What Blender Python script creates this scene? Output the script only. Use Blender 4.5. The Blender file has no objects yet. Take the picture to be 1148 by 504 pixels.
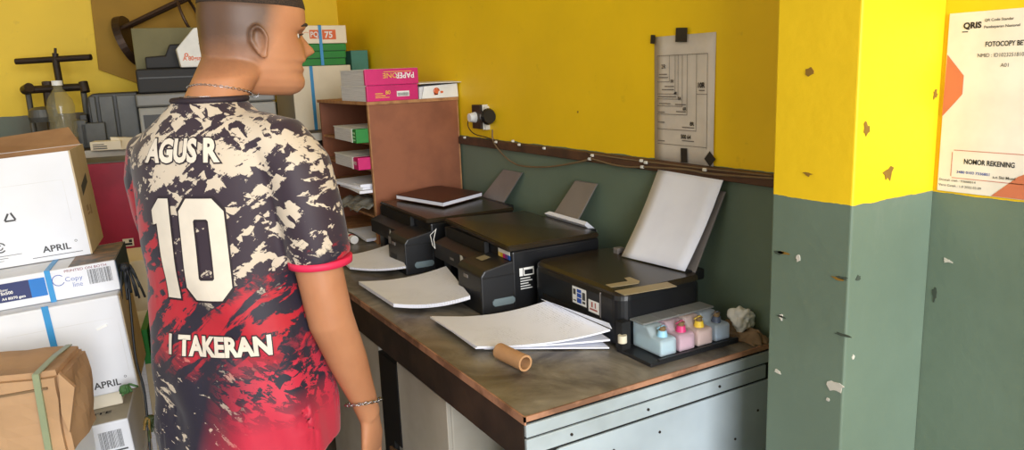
import bpy, bmesh, math, random
from mathutils import Vector, Matrix, Euler, noise
from mathutils.bvhtree import BVHTree
random.seed(7)
R_ = math.radians
scene = bpy.context.scene
col = scene.collection

# ------------------------------------------------------------ camera, light, exposure
CAM = Vector((0, 0, 1.38))
ROT = Matrix(((0.50332489, -0.15318584, 0.85041058), (0.86320663, 0.13380842, -0.48679525), (-0.03922196, 0.97909622, 0.19958014)))
FPX = 854.93
cd = bpy.data.cameras.new('camera'); cam = bpy.data.objects.new('camera', cd); col.objects.link(cam)
cam.matrix_world = Matrix.Translation(CAM) @ ROT.to_4x4()
cd.sensor_fit = 'HORIZONTAL'; cd.sensor_width = 36; cd.lens = FPX / 1148 * 36; cd.clip_start = .02
scene.camera = cam
scene.view_settings.view_transform = 'Standard'; scene.view_settings.look = 'None'
scene.view_settings.exposure = 0.0; scene.view_settings.gamma = 1
scene.view_settings.use_curve_mapping = False
w = bpy.data.worlds.new('sky'); scene.world = w; w.use_nodes = True
w.node_tree.nodes['Background'].inputs[0].default_value = (.86, .93, 1, 1)
w.node_tree.nodes['Background'].inputs[1].default_value = .7
def area(name, loc, target, sx, sy, power, c):
    l = bpy.data.lights.new(name, 'AREA'); l.shape = 'RECTANGLE'; l.size = sx; l.size_y = sy; l.energy = power; l.color = c
    o = bpy.data.objects.new(name, l); col.objects.link(o); o.location = loc
    o.rotation_euler = (Vector(target) - Vector(loc)).to_track_quat('-Z', 'Y').to_euler(); return o
area('daylight_shopfront', (2.35, .0, 1.7), (-1.5, .3, 1.0), 2.3, 2.0, 185, (.985, .99, 1))
area('daylight_side_opening', (-1.2, -2.5, 1.9), (-1.8, .8, .9), 2.6, 1.7, 13, (.97, .985, 1))

def fwd(): return ROT @ Vector((0, 0, -1))
def ray(px, py): return ROT @ Vector((px - 574, -(py - 252), -FPX))
def az(px, py, z): v = ray(px, py); return CAM + v * ((z - CAM.z) / v.z)
def ay(px, py, y): v = ray(px, py); return CAM + v * (y / v.y)
def ax(px, py, x): v = ray(px, py); return CAM + v * (x / v.x)
def at(px, py, D): v = ray(px, py); return CAM + v * (D / v.dot(fwd()))

# ------------------------------------------------------------ materials
def lin(c):
    c = [x / 255 for x in c]
    return tuple(x / 12.92 if x <= .04045 else ((x + .055) / 1.055) ** 2.4 for x in c) + (1,)
MATS = {}
class NT:
    def __init__(s, name):
        s.m = bpy.data.materials.new(name); s.m.use_nodes = True; s.t = s.m.node_tree; s.b = s.t.nodes['Principled BSDF']
        s.tc = s.t.nodes.new('ShaderNodeTexCoord')
    def n(s, typ, **kw):
        x = s.t.nodes.new(typ)
        for k, v in kw.items(): setattr(x, k, v)
        return x
    def l(s, a, b): s.t.links.new(a, b)
    def val(s, sock, v):
        if hasattr(v, 'links') or hasattr(v, 'is_linked'): s.l(v, sock)
        else: sock.default_value = v
    def noise(s, scale, detail=4, vec=None, rough=.55, dist=0):
        x = s.n('ShaderNodeTexNoise'); x.inputs['Scale'].default_value = scale; x.inputs['Detail'].default_value = detail
        x.inputs['Roughness'].default_value = rough; x.inputs['Distortion'].default_value = dist
        s.l(vec if vec else s.tc.outputs['Object'], x.inputs['Vector']); return x.outputs['Fac']
    def ramp(s, fac, a, b):
        x = s.n('ShaderNodeMapRange'); x.clamp = True; s.l(fac, x.inputs[0]); x.inputs[1].default_value = a; x.inputs[2].default_value = b
        return x.outputs[0]
    def mix(s, f, a, b):
        x = s.n('ShaderNodeMix', data_type='RGBA'); s.val(x.inputs[0], f); s.val(x.inputs[6], a); s.val(x.inputs[7], b); return x.outputs[2]
    def math(s, op, a, b=0.0, c=0.0):
        x = s.n('ShaderNodeMath', operation=op); s.val(x.inputs[0], a); s.val(x.inputs[1], b); s.val(x.inputs[2], c); return x.outputs[0]
    def sep(s, vec=None):
        x = s.n('ShaderNodeSeparateXYZ'); s.l(vec if vec else s.tc.outputs['Object'], x.inputs[0]); return x.outputs
    def mapping(s, scale=(1, 1, 1), rot=(0, 0, 0), vec=None):
        x = s.n('ShaderNodeMapping'); x.inputs['Scale'].default_value = scale; x.inputs['Rotation'].default_value = rot
        s.l(vec if vec else s.tc.outputs['Object'], x.inputs[0]); return x.outputs[0]
    def bump(s, h, strength=.3, dist=.002):
        x = s.n('ShaderNodeBump'); x.inputs['Strength'].default_value = strength; x.inputs['Distance'].default_value = dist
        s.l(h, x.inputs['Height']); s.l(x.outputs[0], s.b.inputs['Normal'])
    def color(s, c): s.val(s.b.inputs['Base Color'], c)

def M(name, c, rough=.6, metal=0, c2=None, ns=8, lo=.4, hi=.65, bump=0, bs=60, spec=.5, trans=0, alpha=1, coat=0, sss=0):
    if name in MATS: return MATS[name]
    n = NT(name); b = n.b
    b.inputs['Roughness'].default_value = rough; b.inputs['Metallic'].default_value = metal
    b.inputs['Specular IOR Level'].default_value = spec
    b.inputs['Transmission Weight'].default_value = trans; b.inputs['Alpha'].default_value = alpha
    b.inputs['Coat Weight'].default_value = coat
    if sss: b.inputs['Subsurface Weight'].default_value = sss; b.inputs['Subsurface Radius'].default_value = (.01, .004, .002); b.inputs['Subsurface Scale'].default_value = .5
    a = lin(c)
    if c2 is None: c2 = tuple(x * .93 for x in c)
    n.color(n.mix(n.ramp(n.noise(ns), lo, hi), a, lin(c2)))
    if bump: n.bump(n.noise(bs), bump)
    MATS[name] = n.m; return n.m

YEL, GRN = (250, 208, 18), (108, 126, 110)
def wall_mat(name, split, yel=YEL, grn=GRN):
    n = NT(name)
    xyz = n.sep()
    z = n.math('ADD', xyz[2], n.math('MULTIPLY', n.math('SUBTRACT', n.noise(14, 5), .5), .012))
    up = n.math('GREATER_THAN', z, split)
    y1 = n.mix(n.ramp(n.noise(1.6, 6), .35, .7), lin(yel), lin(tuple(x * .93 for x in yel)))
    y1 = n.mix(n.math('MULTIPLY', n.ramp(n.noise(9, 6, rough=.7), .62, .75), .35), y1, lin((150, 120, 25)))
    g1 = n.mix(n.ramp(n.noise(2.3, 7), .35, .7), lin(grn), lin((96, 113, 97)))
    g1 = n.mix(n.math('MULTIPLY', n.ramp(n.noise(6, 8, vec=n.mapping((1, 1, .35)), rough=.7), .62, .78), .45), g1, lin((135, 142, 126)))
    g1 = n.mix(n.ramp(n.noise(11, 8, rough=.75), .735, .75), g1, lin((196, 192, 176)))
    n.color(n.mix(up, g1, y1)); n.b.inputs['Roughness'].default_value = .55
    n.bump(n.noise(22, 8), .35, .004); return n.m

m_wall = wall_mat('painted_plaster', 1.134)
m_wall_end = wall_mat('painted_plaster_end', 1.262, yel=(238, 200, 15), grn=(92, 76, 60))
m_pillar = wall_mat('painted_plaster_pillar', 1.136)
m_ochre_shade = M('ochre_shade_board', (158, 120, 24), .7, c2=(146, 110, 22), ns=3)
m_floor = M('concrete', (120, 112, 100), .8, c2=(95, 88, 78), ns=3, bump=.3)
m_ceiling = M('ceiling_paint', (205, 200, 185), .8)
m_black = M('black_plastic', (23, 24, 27), .34, bump=.05, bs=400)
m_black_m = M('matt_black_plastic', (30, 31, 34), .42, bump=.08, bs=500)
m_lid = M('lid_reflection_brown', (46, 38, 27), .27, bump=.06, bs=600)  # brown in the colour stands for the yellow wall's reflection on black plastic
m_dark = M('dark_cavity', (10, 10, 11), .6)
m_smoke = M('smoke_grey_plastic', (128, 122, 120), .35)
m_paper = M('paper', (238, 241, 252), .8, c2=(230, 233, 246))
m_paper_p = None
m_white = M('white_print', (235, 235, 232), .6)
m_gray_ink = M('grey_ink', (70, 70, 72), .7)
m_blk_ink = M('black_ink', (28, 28, 30), .7)
m_blue_ink = M('blue_ink', (40, 80, 170), .6)
m_orange = M('orange_print', (222, 105, 55), .6)
m_silver = M('silver_metal', (190, 190, 195), .25, 1)
m_iron = M('black_iron', (42, 33, 27), .45, .3, c2=(60, 45, 35))
m_greymetal = M('grey_metal', (92, 92, 88), .45, .4, c2=(70, 70, 68))
m_kraft = M('kraft_paper', (180, 144, 108), .75, c2=(162, 128, 94), ns=5, bump=.5, bs=14)
m_card = M('brown_cardboard', (168, 128, 88), .85, c2=(150, 112, 76))
m_cardside = M('pale_cardboard', (196, 180, 150), .85, c2=(180, 162, 130), ns=4)
m_cartonw = M('white_carton', (222, 224, 230), .55, c2=(212, 213, 216), ns=2.5)
m_magenta = M('magenta_wrap', (205, 20, 110), .45, c2=(190, 16, 100))
m_greenw = M('green_wrap', (22, 130, 45), .5)
m_blue = M('blue_strap', (55, 145, 205), .4)
m_navy = M('navy_print', (50, 58, 105), .6)
m_skyblue = M('sky_blue_print', (40, 120, 200), .6)
m_teal = M('teal_card', (70, 130, 115), .6)
m_crimson = M('crimson_card', (160, 18, 55), .5, c2=(140, 14, 48))
m_wood = M('red_brown_plywood', (146, 88, 58), .6, c2=(126, 74, 48), ns=6, bump=.15)
m_woodedge = M('raw_plywood_edge', (176, 128, 84), .75, c2=(150, 104, 66), ns=30)
m_maroonbook = M('maroon_leatherette', (72, 34, 24), .4)
m_cream = M('cream_carton', (232, 222, 200), .7, c2=(218, 206, 182), ns=3)
m_strap_blk = M('black_string', (28, 32, 38), .5)
m_cable = M('old_cable', (122, 100, 72), .6)
m_batten = M('brown_batten', (92, 62, 42), .65, c2=(66, 46, 34), ns=12, bump=.3)
m_clip = M('white_clip', (225, 222, 212), .5)
m_tape = M('black_tape', (40, 36, 34), .5)
m_rag = M('brown_rag', (142, 118, 92), .9, c2=(112, 90, 66), ns=14, bump=.8, bs=40)

def paper_print_mat(name, base, scale=1):   # fine rows of tiny pale print
    n = NT(name); v = n.sep()
    rows = n.math('GREATER_THAN', n.math('SINE', n.math('MULTIPLY', v[1], 1150)), .35)
    bl = n.ramp(n.noise(9, 3), .45, .6)
    fine = n.ramp(n.noise(420, 2), .5, .6)
    f = n.math('MULTIPLY', n.math('MULTIPLY', rows, bl), n.math('MULTIPLY', fine, .45))
    n.color(n.mix(f, lin(base), lin((120, 120, 122)))); n.b.inputs['Roughness'].default_value = .8
    return n.m
m_printed = paper_print_mat('printed_paper', (232, 235, 246))
def reamside_mat():
    n = NT('cut_paper_edges'); v = n.sep()
    f = n.noise(3, 3, vec=n.mapping((2, 2, 260)))
    n.color(n.mix(n.ramp(f, .4, .6), lin((222, 222, 226)), lin((196, 196, 202)))); n.b.inputs['Roughness'].default_value = .8
    return n.m
m_edges = reamside_mat()

# ------------------------------------------------------------ mesh builder
class MB:
    def __init__(s): s.bm = bmesh.new()
    def _add(s, g, M4): bmesh.ops.transform(s.bm, matrix=M4, verts=g)
    def box(s, lo, hi, rot=None, bev=0):
        lo, hi = Vector(lo), Vector(hi); c = (lo + hi) / 2; d = hi - lo
        r = bmesh.ops.create_cube(s.bm, size=1)
        Mx = Matrix.Translation(c) @ (rot.to_matrix().to_4x4() if rot else Matrix()) @ Matrix.Diagonal((abs(d.x), abs(d.y), abs(d.z), 1))
        s._add(r['verts'], Mx)
        if bev:
            es = list({e for v in r['verts'] for e in v.link_edges})
            bmesh.ops.bevel(s.bm, geom=es, offset=bev, segments=3, affect='EDGES', profile=.5)
        return s
    def prism(s, pts, vec, bev=0):   # polygon extruded along vec
        vs = [s.bm.verts.new(p) for p in pts]; f = s.bm.faces.new(vs)
        e = bmesh.ops.extrude_face_region(s.bm, geom=[f]); nv = [v for v in e['geom'] if isinstance(v, bmesh.types.BMVert)]
        bmesh.ops.translate(s.bm, verts=nv, vec=vec)
        al = vs + nv
        if bev:
            es = list({e for v in al for e in v.link_edges})
            bmesh.ops.bevel(s.bm, geom=es, offset=bev, segments=2, affect='EDGES', profile=.5)
        return s
    def cyl(s, a, b, r, r2=None, n=20, cap=True):
        a, b = Vector(a), Vector(b); d = b - a; r2 = r if r2 is None else r2
        g = bmesh.ops.create_cone(s.bm, cap_ends=cap, segments=n, radius1=r, radius2=r2, depth=d.length)
        s._add(g['verts'], Matrix.Translation((a + b) / 2) @ d.to_track_quat('Z', 'Y').to_matrix().to_4x4()); return s
    def tube(s, pts, r, n=8, closed=False):
        pts = [Vector(p) for p in pts]; rings = []; up = None
        N = len(pts)
        for i, p in enumerate(pts):
            d = (pts[(i + 1) % N] - pts[i - 1]) if closed else (pts[min(i + 1, N - 1)] - pts[max(i - 1, 0)])
            d.normalize()
            if up is None: up = d.orthogonal()
            up = (up - d * up.dot(d)); up.normalize(); b = d.cross(up)
            rr = r[i] if isinstance(r, (list, tuple)) else r
            rings.append([s.bm.verts.new(p + (up * math.cos(t) + b * math.sin(t)) * rr) for t in [2 * math.pi * k / n for k in range(n)]])
        for i in range(N if closed else N - 1):
            A, B = rings[i], rings[(i + 1) % N]
            for k in range(n): s.bm.faces.new((A[k], A[(k + 1) % n], B[(k + 1) % n], B[k]))
        if not closed: s.bm.faces.new(rings[0][::-1]); s.bm.faces.new(rings[-1])
        return s
    def loft(s, rings, cap=True):
        rr = [[s.bm.verts.new(p) for p in r] for r in rings]; n = len(rr[0])
        for A, B in zip(rr, rr[1:]):
            for k in range(n): s.bm.faces.new((A[k], A[(k + 1) % n], B[(k + 1) % n], B[k]))
        if cap: s.bm.faces.new(rr[0][::-1]); s.bm.faces.new(rr[-1])
        return s
    def grid(s, fn, nu, nv, th=0):
        P = [[Vector(fn(i / nu, j / nv)) for j in range(nv + 1)] for i in range(nu + 1)]
        V = [[s.bm.verts.new(p) for p in r] for r in P]
        for i in range(nu):
            for j in range(nv): s.bm.faces.new((V[i][j], V[i + 1][j], V[i + 1][j + 1], V[i][j + 1]))
        if th:
            W = [[s.bm.verts.new(p - Vector((0, 0, th))) for p in r] for r in P]
            for i in range(nu):
                for j in range(nv): s.bm.faces.new((W[i][j], W[i][j + 1], W[i + 1][j + 1], W[i + 1][j]))
            for i in range(nu):
                s.bm.faces.new((V[i][0], W[i][0], W[i + 1][0], V[i + 1][0])); s.bm.faces.new((V[i][nv], V[i + 1][nv], W[i + 1][nv], W[i][nv]))
            for j in range(nv):
                s.bm.faces.new((V[0][j], V[0][j + 1], W[0][j + 1], W[0][j])); s.bm.faces.new((V[nu][j], W[nu][j], W[nu][j + 1], V[nu][j + 1]))
        return s
    def lathe(s, prof, c=(0, 0, 0), n=28):
        c = Vector(c)
        return s.loft([[c + Vector((r * math.cos(t), r * math.sin(t), z)) for t in [2 * math.pi * k / n for k in range(n)]] for r, z in prof])
    def build(s, name, mat, parent=None, smooth=False, loc=None):
        bmesh.ops.recalc_face_normals(s.bm, faces=s.bm.faces)
        me = bpy.data.meshes.new(name)
        if smooth:
            for f in s.bm.faces: f.smooth = True
        s.bm.to_mesh(me); s.bm.free(); me.materials.append(mat)
        o = bpy.data.objects.new(name, me); col.objects.link(o)
        if parent: o.parent = parent
        if loc is not None: o.location = loc
        return o
def tag(o, label=None, cat=None, group=None, kind=None):
    if label: o['label'] = label
    if cat: o['category'] = cat
    if group: o['group'] = group
    if kind: o['kind'] = kind
    return o
def empty(name, loc=(0, 0, 0), rot=(0, 0, 0)):
    o = bpy.data.objects.new(name, None); col.objects.link(o); o.location = loc; o.rotation_euler = rot; o.empty_display_size = .05; return o
def struct(o): o['kind'] = 'structure'; return o
def recenter(o):      # moves a world-space mesh so that its origin is its base centre
    me = o.data; vs = [v.co for v in me.vertices]
    c = Vector(((min(v.x for v in vs) + max(v.x for v in vs)) / 2, (min(v.y for v in vs) + max(v.y for v in vs)) / 2, min(v.z for v in vs)))
    me.transform(Matrix.Translation(-c)); o.location = c; return o

def text_bm(s, size=1, bold=0, sx=1, align='LEFT', sub=0):
    cu = bpy.data.curves.new('lettering', 'FONT'); cu.body = s; cu.size = size; cu.offset = bold; cu.align_x = align; cu.resolution_u = 3
    to = bpy.data.objects.new('lettering', cu); col.objects.link(to)
    bpy.context.view_layer.update()
    me = bpy.data.meshes.new_from_object(to.evaluated_get(bpy.context.evaluated_depsgraph_get()))
    bpy.data.objects.remove(to); bpy.data.curves.remove(cu)
    bm = bmesh.new(); bm.from_mesh(me); bpy.data.meshes.remove(me)
    bmesh.ops.scale(bm, vec=(sx, 1, 1), verts=bm.verts)
    return bm
def print_on(parent, items, o, u, v, mat, name='printed_lettering', lift=.0006):
    """flat ink on a plane: items = ('t', text, x, y, capheight, bold, sx) / ('r', x0, y0, x1, y1) / ('p', pts)"""
    o, u, v = Vector(o), Vector(u).normalized(), Vector(v).normalized(); nrm = u.cross(v)
    bm = bmesh.new()
    def P(x, y): return o + u * x + v * y + nrm * lift
    for it in items:
        if it[0] == 't':
            b = text_bm(it[1], it[4] / .7, it[5] * it[4], it[6])
            if len(it) > 7: bmesh.ops.scale(b, vec=(it[7] / max(v_.co.x for v_ in b.verts), 1, 1), verts=b.verts)
            mp = {w_: bm.verts.new(P(it[2] + w_.co.x, it[3] + w_.co.y)) for w_ in b.verts}
            for f in b.faces:
                try: bm.faces.new([mp[w_] for w_ in f.verts])
                except ValueError: pass
            b.free()
        elif it[0] == 'r':
            x0, y0, x1, y1 = it[1:]; bm.faces.new([bm.verts.new(P(*q)) for q in ((x0, y0), (x1, y0), (x1, y1), (x0, y1))])
        elif it[0] == 'p': bm.faces.new([bm.verts.new(P(*q)) for q in it[1]])
        elif it[0] == 'ring':
            _, cx, cy, r0, r1, a0, a1 = it
            N = 20; A = [(R_(a0 + (a1 - a0) * k / N)) for k in range(N + 1)]
            I = [bm.verts.new(P(cx + r0 * math.cos(t), cy + r0 * math.sin(t))) for t in A]; O = [bm.verts.new(P(cx + r1 * math.cos(t), cy + r1 * math.sin(t))) for t in A]
            for k in range(N): bm.faces.new((I[k], O[k], O[k + 1], I[k + 1]))
    me = bpy.data.meshes.new(name); bm.to_mesh(me); bm.free(); me.materials.append(mat)
    ob = bpy.data.objects.new(name, me); col.objects.link(ob); ob.parent = parent; return ob
def barcode(x, y, w_, h, n=24, seed=1):
    rr = random.Random(seed); out = []; t = 0
    while t < 1:
        a = rr.uniform(.008, .03); out.append(('r', x + t * w_, y, x + min(t + a, 1) * w_, y + h)); t += a + rr.uniform(.012, .035)
    return out

# ------------------------------------------------------------ room
YW = 1.337; XE = -4.13
struct(MB().box((XE - .1, YW, 0), (2.4, YW + .1, 2.9)).build('wall_back', m_wall))
struct(MB().box((XE - .1, -2.7, 0), (XE, YW, 2.9)).build('wall_left', m_wall_end))
struct(MB().box((XE - .1, -2.8, 0), (-2.8, -2.7, 2.9)).box((.6, -2.8, 0), (2.4, -2.7, 2.9)).box((-2.8, -2.8, 2.5), (.6, -2.7, 2.9)).box((-2.8, -2.8, 0), (.6, -2.7, .9)).build('wall_front', m_wall))
struct(MB().box((XE - .1, -2.8, -.1), (2.4, YW + .1, 0)).build('floor', m_floor))
struct(MB().box((XE - .1, -2.8, 2.9), (2.4, YW + .1, 3.0)).build('ceiling', m_ceiling))
struct(MB().box((-.966, 1.11, 0), (-.798, YW, 2.9), bev=.004).build('wall_pillar', m_pillar))
a0, a1 = az(520, 158, 1.12), None
struct(MB().box((-2.70, YW - .018, 1.103), (-.966, YW, 1.132), bev=.003).build('trim_1', m_batten))
# added ochre board with a slanted lower edge, coloured as the end wall's shadow
struct(MB().prism([(XE + .001, .165, 1.455), (XE + .001, .34, 1.377), (XE + .001, .70, 1.33), (XE + .001, .70, 2.6), (XE + .001, .195, 2.6)], (.03, 0, 0)).build('trim_shade_board', m_ochre_shade))
# chipped spots on the pillar and walls
def chips(name, mat, spots):
    b = MB()
    for kind, px, py, w_, h in spots:
        if kind == 'f': p = ay(px, py, 1.11); u = Vector((1, 0, 0)); nn = Vector((0, -1, 0))
        elif kind == 's': p = ax(px, py, -.798); u = Vector((0, 1, 0)); nn = Vector((1, 0, 0))
        else: p = ay(px, py, YW); u = Vector((1, 0, 0)); nn = Vector((0, -1, 0))
        k = random.randint(9, 13); pts = []
        for i in range(k):
            t = 2 * math.pi * i / k + random.uniform(-.2, .2); r = random.uniform(.45, 1.15)
            pts.append(p + u * math.cos(t) * r * w_ / 2 + Vector((0, 0, 1)) * math.sin(t) * r * h / 2 - nn * .001)
        b.prism(pts, nn * .0022)
    o = b.build(name, mat); return struct(o)
chips('trim_3', M('bare_plaster', (205, 200, 188), .9, bump=.5), [('f', 936, 433, .04, .028), ('f', 872, 416, .02, .01), ('f', 895, 289, .014, .016), ('f', 876, 355, .01, .014), ('s', 956, 400, .008, .01), ('f', 928, 447, .008, .008), ('w', 1062, 292, .02, .01)])
chips('trim_4', M('brown_scuff', (140, 104, 30), .8), [('f', 909, 80, .022, .018), ('f', 906, 195, .022, .008), ('s', 996, 194, .03, .026), ('s', 971, 144, .018, .024), ('s', 1048, 106, .014, .02), ('f', 878, 283, .03, .006), ('f', 940, 312, .03, .006), ('w', 648, 125, .01, .008)])
chips('trim_5', M('dark_scuff', (62, 72, 60), .8), [('f', 874, 283, .034, .008), ('f', 877, 355, .034, .006), ('f', 944, 311, .03, .006), ('f', 945, 375, .034, .006), ('s', 962, 311, .02, .01), ('w', 1048, 330, .01, .03)])

# ------------------------------------------------------------ desk
DX0, DX1, DY0, DY1, DZ = -3.42, -1.131, .657, 1.325, .75
def desk_top_mat():
    n = NT('worn_laminate')
    c = n.mix(n.ramp(n.noise(5.5, 8, rough=.65, dist=1.0), .36, .68), lin((70, 64, 58)), lin((148, 141, 128)))
    c = n.mix(n.math('MULTIPLY', n.ramp(n.noise(2.0, 5), .5, .66), .6), c, lin((140, 126, 92)))
    c = n.mix(n.math('MULTIPLY', n.ramp(n.noise(16, 8, rough=.7), .55, .75), .5), c, lin((52, 44, 38)))
    n.color(c)
    n.l(n.math('ADD', n.math('MULTIPLY', n.noise(7, 5), .3), .22), n.b.inputs['Roughness']); n.bump(n.noise(30, 6), .08); return n.m
m_dtop = desk_top_mat()
m_dedge = M('chipped_edge', (170, 124, 96), .7, c2=(120, 84, 62), ns=14, lo=.45, hi=.6, bump=.3)
m_apron = M('dark_apron', (38, 28, 23), .6, c2=(58, 44, 34), ns=9, bump=.2)
m_steel = M('worn_grey_paint', (170, 182, 188), .5, c2=(150, 160, 164), ns=5, bump=.12)
m_scratch = M('scratched_edge', (120, 118, 110), .6, c2=(170, 172, 168), ns=20)
desk = empty('desk', ((DX0 + DX1) / 2, DY0, 0)); dc = -desk.location
tag(desk, 'long worn wooden desk with grey painted end panel carrying the printers along the wall', 'desk')
def db(): return MB()
def dbuild(mb, name, mat, smooth=False): return mb.build(name, mat, desk, smooth, loc=dc)
dbuild(MB().box((DX0, DY0 + .004, DZ - .012), (DX1 - .004, DY1, DZ), bev=.002), 'tabletop', m_dtop)
dbuild(MB().box((DX0, DY0, DZ - .016), (DX1, DY0 + .004, DZ + .0005)), 'front_edge_strip', m_dedge)
dbuild(MB().box((DX1 - .004, DY0, DZ - .010), (DX1, DY1, DZ + .0005)), 'side_edge_strip', m_dedge)
dbuild(MB().box((DX0, DY0 + .004, DZ - .105), (DX1 - .012, DY0 + .022, DZ - .016), bev=.003), 'apron', m_apron)
ep = dbuild(MB().box((DX1 - .022, DY0 + .006, .08), (DX1 - .004, DY1, DZ - .014)), 'end_panel', m_dark)  # backing coloured dark to deepen the shade in the frame gaps
fr = dbuild(MB().box((DX1 - .008, DY0 + .003, DZ - .042), (DX1 + .001, DY1, DZ - .016), bev=.002).box((DX1 - .008, DY0 + .003, DZ - .078), (DX1 + .001, DY1 - .03, DZ - .046), bev=.002)
            .box((DX1 - .008, DY0 + .003, .06), (DX1 + .001, DY0 + .05, DZ - .081), bev=.004).box((DX1 - .008, DY0 + .003, .04), (DX1 + .001, DY1, .12), bev=.003), 'end_frame', m_steel)
pl = MB(); zt, zb, y0, y1, r = DZ - .083, .14, DY0 + .058, DY1 - .02, .02
pts = []
for cx, cz, a in ((y1 - .004, zt - .004, 0), (y0 + r, zt - r, 90), (y0 + r, zb + r, 180), (y1 - .004, zb + .004, 270)):
    rr_ = r if a in (90, 180) else .004
    for k in range(5): t = R_(a + 90 * k / 4); pts.append((DX1 - .004, cx + rr_ * math.cos(t), cz + rr_ * math.sin(t)))
dbuild(pl.prism(pts, (.006, 0, 0), bev=.0015), 'inset_panel', M('pale_blue_grey_paint', (176, 189, 197), .45, c2=(160, 172, 180), ns=4, bump=.08))
for y, z in ((.76, DZ - .062), (.95, DZ - .062), (1.15, DZ - .062), (.72, .64), (1.27, .60), (.86, .625), (.98, .63), (1.2, .55)): dbuild(MB().cyl((DX1, y, z), (DX1 + .0035, y, z), .003, n=10), 'screw', M('dark_screw', (60, 52, 46), .5, .6))
for i, (x, y) in enumerate(((DX1 - .05, DY0 + .03), (DX1 - .05, DY1 - .04), (DX0 + .04, DY0 + .03), (DX0 + .04, DY1 - .04))):
    dbuild(MB().box((x - .025, y - .0, 0), (x + .025, y + .035, DZ - .016), bev=.003), 'leg', m_apron)
# cabinet standing under the desk, seen behind the arm
cab = empty('storage_cabinet', (-1.95, .70, 0)); tag(cab, 'pale grey cabinet with a dark gap standing in the shade under the desk', 'cabinet')
m_cab = M('dull_white_paint', (196, 190, 178), .6, c2=(176, 168, 154), ns=4)
MB().box((-.62, .0, .0), (.40, .55, .62), bev=.004).build('body', m_cab, cab)
MB().box((.087, -.012, .02), (.40, .0, .615), bev=.002).build('front_panel', m_cab, cab)
MB().box((-.60, -.012, .02), (-.052, .0, .615), bev=.002).build('door', m_cab, cab)
MB().box((-.05, -.014, .36), (.085, .0, .605)).box((-.05, -.014, .02), (.03, .0, .36)).build('opening', m_dark, cab)
MB().box((.0, -.02, .325), (.18, -.012, .342), rot=Euler((0, -.12, 0))).build('torn_strip', M('torn_wood', (110, 80, 52), .8), cab)
bag_c = MB(); 
bag = MB().grid(lambda u, v: ( -1.34 + .16 * math.cos(2 * math.pi * u) * math.sin(math.pi * v) * (1 + .15 * math.sin(9 * u + 5 * v)), .84 + .12 * math.sin(2 * math.pi * u) * math.sin(math.pi * v) * (1 + .15 * math.cos(11 * u * math.pi)), .31 + .30 * -math.cos(math.pi * v) + .02 * math.sin(14 * v + 6 * u)), 30, 18).build('plastic_bag', M('teal_bag', (40, 95, 95), .35), smooth=True)
tag(recenter(bag), 'dark teal plastic bag standing on the floor under the right end of the desk', 'bag')
bag.location.z = 0.0

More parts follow.
